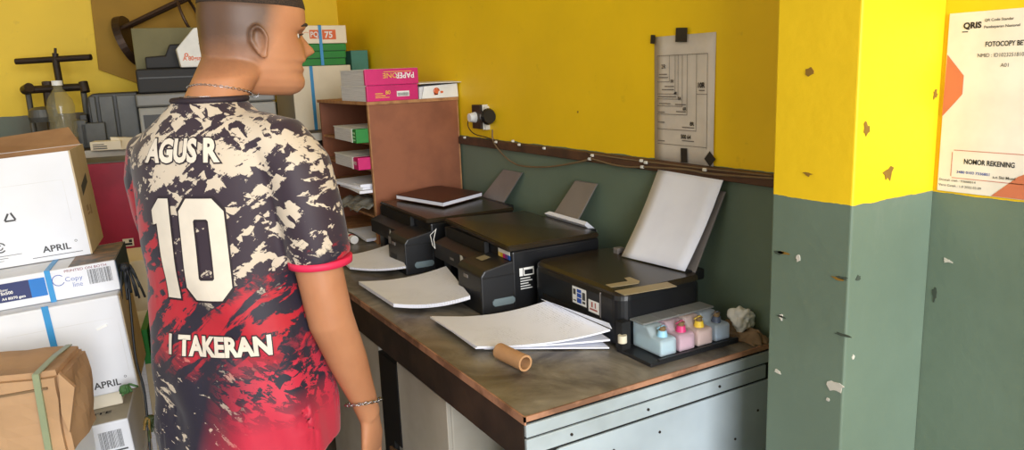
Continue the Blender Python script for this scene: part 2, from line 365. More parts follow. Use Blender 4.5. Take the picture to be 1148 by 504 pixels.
# ------------------------------------------------------------ printers
def ink_strip(parent, x, y, z, rz=0):
    r = []
    MB().box((x, y - .0008, z + .010), (x + .068, y, z + .022)).build('white_label', m_white, parent)
    for i, c in enumerate(((235, 205, 120), (225, 185, 30), (205, 30, 120), (120, 60, 140), (30, 90, 180))):
        o = MB().box((x + i * .0136, y - .001, z), (x + i * .0136 + .0136, y, z + .012)).build('colour_label', M('label_%d_%d_%d' % c, c, .4), parent)
def tank_printer(name, label, loc, yaw, W, D, H, sticker=True, support=True, supw=.12, feeder_open=True):
    p = empty(name, loc, (0, 0, yaw)); tag(p, label, 'printer', None)
    # local frame: x along the front (0 = right front corner, -W = left), y back, z up
    TW, TP = .155, .05     # tank block width, projection
    hb = H - .016
    body = MB().box((-W, .028, .070), (-TW + .01, D, hb), bev=.004).box((-W, .02, 0), (-W + .05, D, .08), bev=.004).box((-W + .04, .16, 0), (-TW + .01, D, .09)).box((-TW, .042, .0), (0, D, hb), bev=.006)
    body.build('body', m_black, p)
    MB().box((-W + .05, .02, .004), (-TW, .17, .012)).build('output_tray', m_black_m, p)
    q = [(-W - .001, .03), (.001, .03), (.001, D), (-W - .001, D)]
    ld = MB(); R0 = [(x, y, hb + .001) for x, y in q]; tl = .010 if sticker else 0
    R0[0] = (q[0][0], q[0][1], hb + .001 + tl); R1 = [(x, y, H + (tl if k == 0 else 0)) for k, (x, y) in enumerate(q)]
    ld.loft([R0, R1]); bmesh.ops.bevel(ld.bm, geom=ld.bm.edges[:], offset=.004, segments=3, affect='EDGES'); ld.build('scanner_lid', m_lid, p)
    MB().box((-.0005, .12, hb - .012), (.0012, .24, hb - .009)).build('side_slot', m_dark, p)
    # front dark recess under lid and slanted control panel
    MB().box((-W + .02, .0265, hb - .030), (-TW + .02, .04, hb + .004)).build('recess', m_dark, p)
    cp = MB().prism([(-W + .002, .030, hb - .030), (-W + .002, -.010, hb - .044), (-W + .002, -.010, hb - .090), (-W + .002, .030, hb - .098)], (W - TW - .004, 0, 0), bev=.001).build('control_panel', m_black_m, p)
    # ink tank block
    tk = MB().prism([(-TW, -TP, 0), (-TW, -TP, hb - .055), (-TW, -TP + .012, hb - .040), (-TW, .050, hb - .024), (-TW, .06, 0)], (TW - .002, 0, 0), bev=.004).build('ink_tank_housing', m_black_m, p)
    MB().box((-.002, -TP + .006, hb - .062), (.0008, .055, hb - .059)).build('seam', m_dark, tk)
    MB().prism([(-.001, -TP + .030 + (.054 if k in (0, 5) else 0) * 0 + a, .020 + b_) for k, (a, b_) in enumerate(((.006, 0), (.060, 0), (.066, .006), (.066, .014), (.060, .020), (.006, .020), (0, .014), (0, .006)))], (.0022, 0, 0)).build('ink_window', M('ink_window', (118, 134, 140), .25), tk)
    MB().box((-TW + .045, -TP - .002, .085), (-TW + .07, -TP + .001, .094)).build('front_button', m_smoke, tk)
    vents = MB()
    for k in range(6): vents.box((-TW + .02 + k * .01, -TP - .0006, .02), (-TW + .025 + k * .01, -TP + .001, .055))
    vents.build('vent', m_dark, tk)
    # top label on tank slanted lid
    t0 = Vector((-TW, -TP + .012, hb - .040)); t1 = Vector((-TW, .050, hb - .024)); v = (t1 - t0)
    if sticker:
        b = bmesh.new()
        print_on(tk, [('r', .035, .03, .075, .058)], t0, (1, 0, 0), v, M('tan_sticker', (150, 140, 112), .5), 'sticker', .002)
        print_on(tk, [('r', .002, .040, .012, .062), ('r', .014, .056, .046, .062), ('r', .014, .040, .046, .043), ('r', .043, .04, .046, .06), ('r', .014, .04, .017, .058)] + [('r', .004, .004 + k * .007, .04 - (k % 3) * .006, .0065 + k * .007) for k in range(5)], (0, .060, .05), (0, 1, 0), (0, 0, 1), m_white, 'white_label', .0012)
        ink_strip(tk, -.075, .040, hb - .024)
        print_on(p, [('p', [(0, 0), (.03, 0), (.016, .022), (.0, .022)])], (-W * .52, -.0105, hb - .066), (1, 0, 0), (0, 0, 1), m_white, 'triangle_sticker', .001)
        print_on(p, [('r', 0, 0, .028, .007)], (-W * .7, -.0105, hb - .072), (1, 0, 0), (0, 0, 1), m_smoke, 'badge', .001)
    else:
        print_on(tk, [('r', .01, .0, .034, .024)], (-TW, -TP, .083), (1, 0, 0), (0, 0, 1), m_smoke, 'sticker', .001)
        print_on(p, [('p', [(0, 0), (.022, 0), (.006, .018)])], (-W * .55, -.0105, hb - .066), (1, 0, 0), (0, 0, 1), m_white, 'triangle_sticker', .001)
    # white wire loop hanging at the left front
    if sticker:
        MB().tube([(-W + .012, -.004, hb - .002), (-W + .0, -.02, hb - .02), (-W + .016, -.02, hb - .05), (-W + .03, -.018, hb - .058), (-W + .022, -.018, hb - .03), (-W + .012, -.004, hb + .0)], .0011, 6).build('wire_loop', m_white, p)
    # rear feed
    MB().box((-W * .72, D - .035, H - .018), (-W * .12, D + .028, H - .002), bev=.005).build('rear_feeder', m_black, p)
    return p

# printer at the middle
P2 = tank_printer('printer', 'middle black printer with a colour label strip and a triangle sticker', (-1.698, .925, DZ), R_(-2.5), .425, .318, .176)
P1 = tank_printer('printer', 'black ink tank printer at the left end of the row, under the book', (-2.205, .92, DZ), R_(-1), .44, .35, .174, sticker=False)
def support_plate(parent, pts, th=(.0, .006, .002)):
    MB().prism([parent.matrix_basis.inverted() @ q for q in pts], th, bev=.0015).build('paper_support', m_smoke, parent)
support_plate(P2, [ay(644.5, 202.5, 1.322), ay(669, 206.5, 1.322), ay(646, 250, 1.272), ay(618, 243, 1.272)])
support_plate(P1, [ay(564, 190, 1.325), ay(585, 194, 1.325), ay(564, 228, 1.295), ay(538, 223, 1.295)])

def sheet_pts(c, rise=0, p=2, sag=0, side=0):
    A, B, C_, D_ = [Vector(q) for q in c]     # A,B front edge; D_,C_ far edge
    def f(u, v):
        a = A.lerp(B, u); b = D_.lerp(C_, u); q = a.lerp(b, v)
        base = a.z + (b.z - a.z) * (v ** p)
        return (q.x, q.y, base + sag * math.sin(math.pi * v) + side * math.sin(math.pi * u))
    return f
# small paper bundle standing in printer 2's rear feed
o = MB().prism([az(610, 239, .935), az(616, 236.5, .945), az(658, 248.5, .945), az(655, 252, .935)], (0, .035, -.03)).build('paper_bundle', m_paper)
tag(recenter(o), 'short bundle of white paper standing in the rear feed of the middle printer', 'paper')

# output paper piles on the desk
def paper_pile(label, corners, th, mat, rise=2, sag=0, side=0, group=None):
    o = MB().grid(sheet_pts(corners, p=rise, sag=sag, side=side), 10, 18, th).build('paper_stack', mat, smooth=False)
    tag(o, label, 'paper', group); return recenter(o)
m_pg = m_printed
paper_pile('curved pile of printed paper coming out of the left printer', [az(378, 287, .772), az(392, 299, .768), az(455, 298, .79), az(440, 272, .795)], .007, m_pg, 2, -.002)
paper_pile('curved thick pile of printed paper coming out of the middle printer', [az(402, 315, .772), az(441, 340, .772), az(527, 331, .80), az(500, 298, .805)], .010, m_pg, 2.2, -.004)
z0 = DZ + .001
paper_pile('lowest white sheets under the fanned pile before the right printer', [az(497, 356, .756), az(543, 390, .756), az(683, 389, .757), az(650, 362, .758)], .003, m_paper, 1)
paper_pile('white sheets in the middle of the fanned pile before the right printer', [az(484, 354, .762), az(533, 389, .762), az(684, 380, .775), az(640, 352, .775)], .004, m_paper, 2)
paper_pile('top pile of printed sheets curling up into the right printer', [az(482, 354.5, .769), az(535, 388, .769), az(684, 369, .80), az(612, 337, .812)], .004, m_pg, 2.4, -.002)
paper_pile('narrow sheet edge standing up against the right printer', [az(607, 335, .818), az(613, 337, .812), az(686, 368, .805), az(683, 362, .818)], .001, m_paper, 1)

# printer at the right: low body, tanks on its right side
P3 = empty('printer', (-1.297, 1.012, DZ)); tag(P3, 'low black printer with four clear ink tanks and a pasted number 1', 'printer')
W, D, H = .372, .25, .135
n_ = 8
def rrect(x0, x1, y0, y1, z, r, n=6):
    out = []
    for cx, cy, a in ((x1 - r, y1 - r, 0), (x0 + r, y1 - r, 90), (x0 + r, y0 + r, 180), (x1 - r, y0 + r, 270)):
        for k in range(n + 1): t = R_(a + 90 * k / n); out.append((cx + r * math.cos(t), cy + r * math.sin(t), z))
    return out
MB().loft([rrect(-W, 0, 0, D, .008, .03), rrect(-W, 0, 0, D, .05, .03)]).loft([rrect(-W, 0, .0, D, .05, .03), rrect(-W, 0, 0, D, .112, .03), rrect(-W + .003, -.003, .003, D - .003, .122, .03)]).build('body', m_black, P3)
MB().loft([rrect(-W + .02, -.02, .02, D - .02, 0, .03), rrect(-W + .02, -.02, .02, D - .02, .01, .03)]).build('foot', m_dark, P3)
MB().loft([rrect(-W + .002, -.002, .002, D, .122, .028), rrect(-W + .002, -.002, .002, D, .128, .028), rrect(-W + .008, -.008, .008, D - .004, .135, .024)]).build('top_cover', m_lid, P3)
MB().box((-W + .05, -.002, .028), (-.07, .02, .058)).build('output_slot', m_dark, P3)
MB().box((-.3, D - .03, .11), (-.03, D + .035, .138), bev=.006).build('rear_feeder', m_black, P3)
MB().box((-.305, D - .034, .132), (-.285, D - .01, .150), bev=.002).build('edge_guide', m_smoke, P3)
MB().box((-.075, -.0012, .012), (-.073, .002, .118)).build('seam', m_smoke, P3)
# stickers on top: a strip and the number 1
inv = P3.matrix_basis.inverted() if False else Matrix.Translation(-P3.location)
zt = DZ + H
def local(p): return inv @ p
m_tan = M('aged_tape', (168, 152, 118), .5)
MB().prism([local(az(689, 326, zt)), local(az(700, 331, zt)), local(az(759, 321, zt)), local(az(748, 316, zt))], (0, 0, .0008)).build('tape_label', m_tan, P3)
MB().prism([local(az(679, 319, zt)), local(az(685, 322, zt)), local(az(716, 317.5, zt)), local(az(717, 315, zt)), local(az(706, 310.5, zt)), local(az(700, 311.5, zt)), local(az(704, 315, zt))], (0, 0, .0008)).build('number_sticker', m_tan, P3)
print_on(P3, [('r', 0, 0, .058, .042)], (-.186, 0, .068), (1, 0, 0), (0, 0, 1), m_white, 'sticker', .001)
print_on(P3, [('r', .02, .004, .038, .016), ('r', .02, .018, .038, .028), ('r', .02, .030, .038, .038)], (-.186, 0, .068), (1, 0, 0), (0, 0, 1), m_blue_ink, 'blue_print', .0016)
print_on(P3, [('r', .004, .022, .015, .036), ('r', .004, .006, .016, .009), ('r', .042, .006, .054, .012), ('r', .042, .015, .054, .034)], (-.186, 0, .068), (1, 0, 0), (0, 0, 1), m_gray_ink, 'grey_print', .0016)
print_on(P3, [('r', 0, 0, .042, .03)], (-.120, 0, .062), (1, 0, 0), (0, 0, 1), m_white, 'sticker', .001)
print_on(P3, [('r', .006, .006, .036, .010), ('r', .012, .013, .018, .026), ('r', .026, .013, .030, .026)], (-.120, 0, .062), (1, 0, 0), (0, 0, 1), M('rust_ink', (170, 90, 80), .6), 'print_mark', .0016)
# tank unit on the right
tu = MB().box((.0, -.012, 0), (.118, .246, .008), bev=.002).box((.110, .012, .008), (.118, .246, .012), bev=.001).build('tank_tray', m_black_m, P3)
MB().box((-.002, -.012, .008), (.02, .012, .072)).build('tank_bracket', m_dark, P3)
MB().cyl((.022, -.012, .028), (.022, -.012, .045), .010).build('valve_knob', M('cream_plastic', (222, 214, 190), .4), P3)
def clear_mat(name, c, a=.45):
    n = NT(name); n.color(lin(c)); n.b.inputs['Roughness'].default_value = .3; n.b.inputs['Transmission Weight'].default_value = .62; n.b.inputs['IOR'].default_value = 1.18; return n.m
inks = [('cyan', (150, 200, 225), (216, 234, 242)), ('magenta', (214, 60, 120), (240, 214, 226)), ('yellow', (236, 200, 60), (245, 226, 222)), ('black', (70, 80, 100), (208, 222, 236))]
for k, (nm, c, c2) in enumerate(inks):
    y0 = .026 + k * .0535; y1 = y0 + .045
    prof = [(.01, y0, .010), (.106, y0, .010), (.106, y0, .044), (.101, y0, .048), (.074, y0, .049), (.058, y0, .066), (.01, y0, .068)]
    tk = MB().prism(prof, (0, y1 - y0, 0), bev=.004).build('ink_tank', clear_mat('clear_tank_' + nm, c2), P3)
    MB().prism([(.014, y0 + .004, .013), (.1025, y0 + .004, .013), (.1025, y0 + .004, .040 - .004 * (k % 2)), (.014, y0 + .004, .040 - .004 * (k % 2))], (0, y1 - y0 - .008, 0), bev=.003).build('ink', M('ink_' + nm, c2, .3), tk)
    cy = (y0 + y1) / 2
    MB().cyl((.084, cy, .048), (.085, cy, .062), .012, .009).build('tank_neck', M('neck_' + nm, c, .35), tk)
    MB().cyl((.084, cy, .062), (.086, cy, .071), .0075, .0065).build('stopper', M('stopper_tan', (120, 98, 66), .4), tk)
    MB().tube([(.080, cy - .011, .066), (.088, cy, .074), (.084, cy + .011, .067)], .0016, 6).build('stopper_loop', M('loop_' + nm, tuple(x * .8 for x in c), .4), tk)
    MB().box((.003, y0 - .003, .0675), (.050, y1 + .004, .0715), bev=.001).build('tank_cover', clear_mat('frosted_cover', (176, 178, 176)), tk)
# blank sheet standing in the rear feed, with the grey support plate behind
A, B = Vector(ay(738, 190, 1.318)), Vector(ay(811, 202, 1.312)); C0, D0 = az(768, 304, .888), az(697, 287, .888)
def fs(u, v):
    a = D0.lerp(C0, u); b = A.lerp(B, u); q = a.lerp(b, v); q.y += .006 * math.sin(math.pi * v); return q
o = MB().grid(fs, 6, 16).build('paper_sheet', m_paper, smooth=True)
md = o.modifiers.new('thickness', 'SOLIDIFY'); md.thickness = .0012
tag(recenter(o), 'large blank white sheet standing upright in the rear feed of the right printer', 'paper')
ps = [C0 + Vector((.012, .016, -.01)), D0 + Vector((.02, .03, -.01)), A + Vector((.03, .006, -.03)), B + Vector((-.004, .010, -.03))]
MB().prism([local(p) for p in ps], (0, .005, .001), bev=.001).build('paper_support', m_smoke, P3)

# ------------------------------------------------------------ things on the desk
bk = empty('hardback_book', az(490, 224, .928)); bk.location.z = .9297
c4 = [az(444, 223, .9295), az(497, 232, .9295), az(541, 220, .9295), az(490, 212, .9295)]
tag(bk, 'brown hardback notebook lying on top of the left printer', 'book')
def bkp(s, z): return [(sum((p for p in c4), Vector()) / 4).lerp(p, s) - bk.location * 1 + Vector((0, 0, z)) for p in c4]
def fixz(l, z): return [Vector((p.x, p.y, z)) for p in l]
MB().prism(fixz(bkp(1, 0), .0), (0, 0, .002)).build('back_cover', m_maroonbook, bk)
MB().prism(fixz(bkp(.985, 0), .002), (0, 0, .012)).build('page_block', m_paper, bk)
MB().prism(fixz(bkp(1, 0), .014), (0, 0, .003), bev=.001).build('front_cover', m_maroonbook, bk)
pen = MB().cyl(c4[2] + Vector((-.02, -.028, .022)), c4[2] + Vector((.012, .0, .022)), .004)
# tube under the paper
ta, tb = az(589, 407, .7685), az(548, 389, .7685)
o = MB(); d = (ta - tb).normalized(); q = d.to_track_quat('Z', 'Y').to_matrix(); rings = []
ta = Vector((ta.x, ta.y, DZ + .0185)); tb = az(560, 393, DZ + .0185)
for p, r in ((tb, .018), (ta, .018), (ta, .0135), (tb, .0135)):
    rings.append([p + q @ Vector((r * math.cos(t), r * math.sin(t), 0)) for t in [2 * math.pi * k / 28 for k in range(28)]])
rings.append(rings[0]); o = o.loft(rings, cap=False)
bmesh.ops.remove_doubles(o.bm, verts=o.bm.verts, dist=1e-5)
o = o.build('cardboard_tube', M('tube_card', (186, 142, 100), .7, c2=(168, 124, 84)), smooth=False)
tag(recenter(o), 'short brown cardboard tube on the desk, its open end beyond the paper pile', 'tube')
# rag
ra, rb = az(797, 345, .752), az(868, 368, .752)
def rag(u, v):
    p = Vector((-1.42 + .145 * u, 1.265 + .05 * v, 0)); nz = noise.noise(Vector((u * 4, v * 3, 1))) ; e = min(u, 1 - u, v, 1 - v)
    return (p.x + .02 * noise.noise(Vector((v * 5, u * 2, 4))), p.y + .02 * nz, DZ + .004 + (.006 + .012 * (nz + .5) + .008 * abs(math.sin(9 * v + 3 * u))) * min(1, e * 6))
def rag2(u, v):
    q = Vector(rag(u, v)); return (q.x + .14, q.y + .0, q.z)
o = MB().grid(rag2, 40, 20, .003).build('rag', m_rag, smooth=True); tag(recenter(o), 'crumpled brown cloth lying on the desk corner behind the ink tanks', 'cloth')
o.location.z = DZ + .0005
o = MB()
bmesh.ops.create_icosphere(o.bm, subdivisions=4, radius=.026)
for v in o.bm.verts: v.co *= 1 + .55 * noise.noise(v.co * 60) + .2 * noise.noise(v.co * 140)
tp = ay(832, 357, 1.29); o = o.build('crumpled_tissue', m_white, smooth=True, loc=tp); o.location.z = DZ + .045
tag(o, 'small crumpled white tissue on top of the brown cloth', 'tissue')

# ------------------------------------------------------------ rack with reams
RX, RY = -2.709, .962
rk = empty('paper_rack', (RX, RY, DZ)); tag(rk, 'red brown plywood rack with paper shelves standing on the desk', 'shelf')
RL, RD, RH = .62, .368, .522
MB().box((-.014, 0, 0), (0, RD, RH), bev=.001).build('side_panel', m_wood, rk)
MB().box((.0003, -.0005, 0), (-.0143, .004, RH)).build('panel_edging', m_woodedge, rk); MB().box((.0003, RD - .006, 0), (-.0143, RD, RH)).build('panel_edging', m_woodedge, rk)
MB().box((-RL, 0, 0), (-RL + .014, RD, RH), bev=.001).build('side_panel', m_wood, rk)
MB().box((-RL + .014, RD - .006, 0), (-.014, RD, RH)).build('back_panel', m_wood, rk)
MB().box((-RL - .01, -.006, RH), (.006, RD, RH + .012), bev=.001).build('top_board', m_woodedge, rk)
shz = [.012, .105, .205, .30, .40]
shz = [0.0, .095, .185, .275, .375]
for z in shz: MB().box((-RL + .014, .004, z), (-.014, RD - .006, z + .009), bev=.001).build('shelf', m_woodedge, rk)

def ream(loc, rot, label, wrap, L=.297, Wd=.21, H=.05, wrapfrac=.42, text=None, textcol=None, group=None, name='paper_ream'):
    """x = length (paper), y = depth; wrapped end at +x side"""
    r = empty(name, loc, (0, 0, rot)); tag(r, label, 'paper ream', group)
    MB().box((-L, 0, 0), (-.003, Wd, H - .002), bev=.002).build('paper', m_edges, r)
    MB().box((-L * wrapfrac, -.0015, -.0), (0, Wd + .0015, H), bev=.002).build('wrapper', wrap, r)
    MB().box((-L - .002, -.002, H - .003), (-L * wrapfrac + .01, Wd + .002, H + .0005)).build('torn_wrapper', m_white, r)
    return r
tz = DZ + RH + .012
r1 = ream((RX + .004, RY + .0, tz), 0, 'lower magenta paper ream on top of the rack', m_magenta, L=.30, Wd=.20, H=.058, wrapfrac=.05)
r2 = ream((RX + .008, RY - .004, tz + .0585), R_(-1), 'upper magenta paper ream on top of the rack, printed upside down', m_magenta, L=.30, Wd=.205, H=.058, wrapfrac=.05)
# print on the pink ends
print_on(r1, [('r', .115, .014, .165, .034)], (.0, 0, 0), (0, 1, 0), (0, 0, 1), m_white, 'label', .001)
print_on(r1, barcode(.118, .016, .044, .012, seed=4), (0, 0, 0), (0, 1, 0), (0, 0, 1), m_blk_ink, 'barcode', .0016)
print_on(r1, [('r', .03, .012, .085, .014), ('r', .03, .018, .07, .021), ('r', .03, .026, .06, .029), ('t', '80', .07, .024, .014, .02, 1)], (0, 0, 0), (0, 1, 0), (0, 0, 1), M('gold_print', (235, 190, 60), .5), 'gold_lettering', .0016)
print_on(r2, [('t', 'PAPER', .0, 0, .02, .03, .95)], (0, .19, .042), (0, -1, 0), (0, 0, -1), m_white, 'white_lettering', .0016)
print_on(r2, [('t', 'ONE', .065, 0, .018, .0, 1.1), ('r', .01, -.006, .12, -.004)], (0, .19, .042), (0, -1, 0), (0, 0, -1), M('gold_print', (235, 190, 60), .5), 'gold_lettering', .0016)
# third ream, white, opened, loose top wrapper
r3 = empty('paper_ream', (RX + .004, RY + .215, tz)); tag(r3, 'opened white paper ream with an orange logo at the right end of the rack top', 'paper ream')
MB().prism([(0, 0, 0), (0, .012, .046), (0, .152, .052), (0, .155, 0)], (-.29, 0, 0), bev=.002).build('wrapper', m_white, r3)
MB().grid(lambda u, v: (-.24 + .26 * u, -.012 + .20 * v, .054 + .006 * math.sin(3 * u) + .002), 8, 8, .001).build('loose_sheet', m_paper, r3, smooth=True)
MB().prism([(.0, -.011, 0), (.0, -.002, 0), (0, .008, .045), (0, -.009, .044)], (-.28, 0, 0)).build('paper', m_edges, r3)
print_on(r3, [('p', [(.05, .012), (.066, .012), (.074, .034), (.056, .036)]), ('r', .078, .018, .09, .026), ('ring', .062, .026, .010, .0135, 0, 300)], (0, 0, 0), (0, 1, 0), (0, 0, 1), m_orange, 'orange_logo', .0012)
# shelves' contents
s1 = ream((RX - .02, RY - .045, DZ + shz[4] + .0095), R_(-2), 'paper ream with a green label on the top shelf of the rack', m_greenw, L=.30, Wd=.2, H=.052, wrapfrac=.16)
MB().box((-.064, -.003, 0), (-.047, .2, .0525)).build('label_band', m_white, s1)
print_on(s1, [('r', .006, .008, .040, .014), ('r', .006, .02, .040, .026), ('r', .006, .033, .040, .04)], (-.047, -.0015, .0), (1, 0, 0), (0, 0, 1), M('pale_green_print', (170, 225, 170), .5), 'green_print', .001)
s2 = ream((RX - .02, RY - .045, DZ + shz[3] + .0095), R_(-1), 'paper ream with a magenta label on the second shelf of the rack', m_magenta, L=.30, Wd=.2, H=.046, wrapfrac=.2)
MB().box((-.076, -.003, 0), (-.060, .2, .0465)).build('label_band', m_white, s2)
print_on(s2, [('t', 'PAPER', .002, .018, .013, .03, .8)], (-.060, -.0015, .0), (1, 0, 0), (0, 0, 1), m_white, 'white_lettering', .001)
for k, (dx, dy, rz, dz, lab) in enumerate(((-.02, -.05, -3, .0, 'lowest loose white paper pile on the middle shelf of the rack'), (-.04, -.03, 9, .013, 'loose white paper pile lying askew on the middle shelf of the rack'), (-.05, -.035, -7, .026, 'topmost loose white sheets on the middle shelf of the rack'))):
    o = MB().grid(lambda u, v: (-.28 + .28 * u, .2 * v, .012 + .004 * math.sin(2.5 * u + k) - .002), 8, 6, .0105).build('paper_stack', m_paper, loc=(RX + dx, RY + dy, DZ + shz[2] + .0095 + dz), smooth=False)
    o.rotation_euler = (0, R_(-4 if k == 2 else 0), R_(rz)); tag(o, lab, 'paper')
# crumpled clear bag hanging over a lower shelf, and a roll of red tape
m_clear = M('crumpled_film', (150, 148, 138), .25, alpha=.55, bump=.9, bs=30)
o = MB().grid(lambda u, v: (-.25 + .25 * u, -.05 + .20 * v + .014 * noise.noise(Vector((u * 6, v * 5, 2))), .035 + .022 * noise.noise(Vector((u * 7, v * 6, 0))) - .055 * max(0, (.35 - v)) ), 26, 20, .004).build('plastic_bag', m_clear, smooth=True, loc=(RX - .02, RY - .015, DZ + shz[1] + .022))
tag(o, 'crumpled clear plastic bag on the lower shelf of the rack', 'bag')
o = MB().grid(lambda u, v: (-.22 + .22 * u, .16 * v, .012 + .004 * math.sin(5 * u)), 8, 6, .011).build('paper_stack', m_paper, loc=(RX - .04, RY - .03, DZ + shz[0] + .0095)); tag(o, 'white papers on the bottom shelf of the rack', 'paper')
o = MB().cyl((0, 0, .016), (.07, 0, .016), .016).build('glue_stick', m_white, loc=(RX - .13, RY - .072, DZ + .001)); tag(o, 'small white tube with a red band at the foot of the rack', 'glue stick')
MB().cyl((.028, 0, .016), (.045, 0, .016), .0165).build('red_band', M('red_band', (190, 40, 35), .5), o)

# ------------------------------------------------------------ sockets, cable
so = empty('wall_socket', tuple(ay(545, 131, YW))); tag(so, 'brown wall socket board with a white plug and a black plug above the desk', 'socket')
MB().box((-.055, -.03, -.042), (.012, 0, .045), bev=.002).build('socket_board', m_iron, so)
MB().box((.012, -.022, -.045), (.016, 0, .046), bev=.001).box((.024, -.018, -.045), (.027, 0, .04), bev=.001).build('cover_plate', m_clip, so)
MB().cyl((-.03, -.03, 0), (-.03, -.055, 0), .02, .015).build('white_plug', m_white, so, smooth=False)
MB().cyl((.03, -.025, .005), (.062, -.025, .005), .018, .03).cyl((.062, -.025, .005), (.075, -.025, .005), .03, .024).build('black_plug', m_black, so)
cb = MB()
def wp(px, py, y=YW - .022): return ay(px, py, y)
def smooth_path(P, n=8):
    out = []
    for i in range(len(P) - 1):
        p0 = P[max(i - 1, 0)]; p1 = P[i]; p2 = P[i + 1]; p3 = P[min(i + 2, len(P) - 1)]
        for k in range(n):
            t = k / n; out.append(.5 * ((2 * p1) + (p2 - p0) * t + (2 * p0 - 5 * p1 + 4 * p2 - p3) * t * t + (3 * p1 - p0 - 3 * p2 + p3) * t ** 3))
    out.append(P[-1]); return out
o = MB().tube(smooth_path([wp(*q) for q in ((552, 145), (553, 158), (561, 170), (573, 181), (586, 186), (612, 187), (636, 184), (655, 180), (663, 178), (685, 184), (705, 187), (722, 187), (740, 188), (770, 190), (800, 195), (868, 200))]), .0028).build('sagging_cable', m_cable, smooth=True)
tag(recenter(o), 'brown cable sagging along the wall under the batten', 'cable')
o = MB().tube(smooth_path([wp(*q) for q in ((534, 132), (526, 134), (525, 142), (532, 150), (546, 154), (556, 158))]), .002).build('thin_cable', M('dark_cord', (60, 45, 30), .5), smooth=True)
tag(recenter(o), 'thin dark cord looping from the socket down to the batten', 'cable')
o = MB().tube(smooth_path([wp(*q, YW - .02) for q in ((660, 172), (700, 178), (740, 183), (800, 190), (866, 197))]), .0022).build('thin_cable', m_cable, smooth=True)
tag(recenter(o), 'thin straight cable clipped on the brown batten below the poster', 'cable')
CL = ['leftmost on the batten, beside the rack', 'right under the wall socket', 'upper of two just right of the socket', 'lower of two just right of the socket', 'alone on the batten between socket and cable bend', 'upper one where the sagging cable rises to the batten', 'lower one where the sagging cable rises to the batten', 'upper left of three left of the size chart', 'right one of three left of the size chart', 'lowest of three left of the size chart', 'under the tape at the chart bottom right']; ci = 0
for px, py in ((521, 154), (556, 159), (575, 158), (582, 162), (610, 166), (664, 174), (661, 178), (719, 180), (724, 182), (720, 187), (790, 190)):
    p = wp(px, py, YW - .0235); o = MB().box((-.005, -.003, -.004), (.005, .003, .004), bev=.001).cyl((0, -.006, 0), (0, 0, 0), .0022, n=8).build('cable_clip', m_clip, loc=p); tag(o, 'small white cable clip ' + CL[ci], 'clip', 'cable clips along the batten'); ci += 1

# ------------------------------------------------------------ poster with size chart
PX0, PX1, PZ0, PZ1 = -1.567, -1.350, 1.132, 1.449
def P_y(px, py): return ay(px, py, YW - .0015)
pw = ay(733, 38, YW); pe = ay(800, 36, YW); pb = ay(735, 180, YW); pbe = ay(798, 184, YW)
ch = empty('size_chart', pb); tag(ch, 'white printed paper size chart taped to the yellow wall with black tape', 'poster')
cw, chh = pe.x - pw.x, pe.z - pb.z
cw = .215; chh = (pw.z - pb.z + pe.z - pbe.z) / 2
print(cw, chh)
m_chart = M('chart_paper', (214, 204, 190), .7)
MB().grid(lambda u, v: (u * cw, -.003 - .002 * math.sin(3 * v + 1) * u, v * chh), 6, 8).build('sheet', m_chart, ch, smooth=True).modifiers.new('t', 'SOLIDIFY').thickness = .0006
O = (0, -.006, 0)
def line(x0, y0, x1, y1, t=.0007): return ('r', min(x0, x1) - t, min(y0, y1) - t, max(x0, x1) + t, max(y0, y1) + t)
L_ = []; fx = lambda x: x * cw; fy = lambda y: (1 - y) * chh
def Ln(x0, y0, x1, y1): L_.append(line(fx(x0), fy(y0), fx(x1), fy(y1)))
Ln(.07, .15, .90, .15); Ln(.07, .15, .07, .84); Ln(.90, .15, .90, .86); Ln(.07, .85, .90, .85)
for xx, yy in ((.28, .355), (.38, .45), (.43, .49), (.5, .545), (.58, .61), (.73, .73)): Ln(xx, .15, xx, yy); Ln(.07, yy, xx, yy)
Ln(.73, .45, .90, .45)
T_ = [('t', '2R', fx(.14), fy(.25), .010, .02, 1), ('t', '3R', fx(.30), fy(.36) , .007, .04, 1), ('t', '4R', fx(.36), fy(.455), .007, .04, 1), ('t', '5R', fx(.43), fy(.495), .007, .04, 1), ('t', '6R', fx(.51), fy(.575), .008, .04, 1), ('t', '8R', fx(.63), fy(.69), .009, .04, 1), ('t', '10R', fx(.745), fy(.40), .012, .05, .9), ('t', '500 64', fx(.48), fy(.795), .010, .04, .9)]
for x0, x1, y in ((.1, .24, .30), (.09, .26, .325), (.2, .36, .395), (.15, .36, .42), (.08, .4, .475), (.1, .3, .53), (.38, .56, .535), (.4, .56, .59), (.08, .2, .68), (.5, .7, .71), (.08, .2, .83), (.5, .7, .815), (.77, .86, .425), (.08, .2, .6)): L_.append(('r', fx(x0), fy(y), fx(x1), fy(y) + .0025))
print_on(ch, L_, O, (1, 0, 0), (0, 0, 1), M('faint_ink', (120, 112, 104), .7), 'printed_lines')
print_on(ch, T_, O, (1, 0, 0), (0, 0, 1), m_blk_ink, 'printed_lettering')
for (px, py, w_, h, a) in ((764, 39, .040, .034, 3), (732, 44, .016, .022, 5), (767, 174, .022, .036, -2), (796, 178, .026, .026, 42)):
    p = ay(px, py, YW - .008); o = MB().box((-w_ / 2, -.0006, -h / 2), (w_ / 2, .0006, h / 2), rot=Euler((0, R_(a), 0))).build('tape_piece', m_tape, ch); o.location = p - ch.location; o.location.y = -.0085

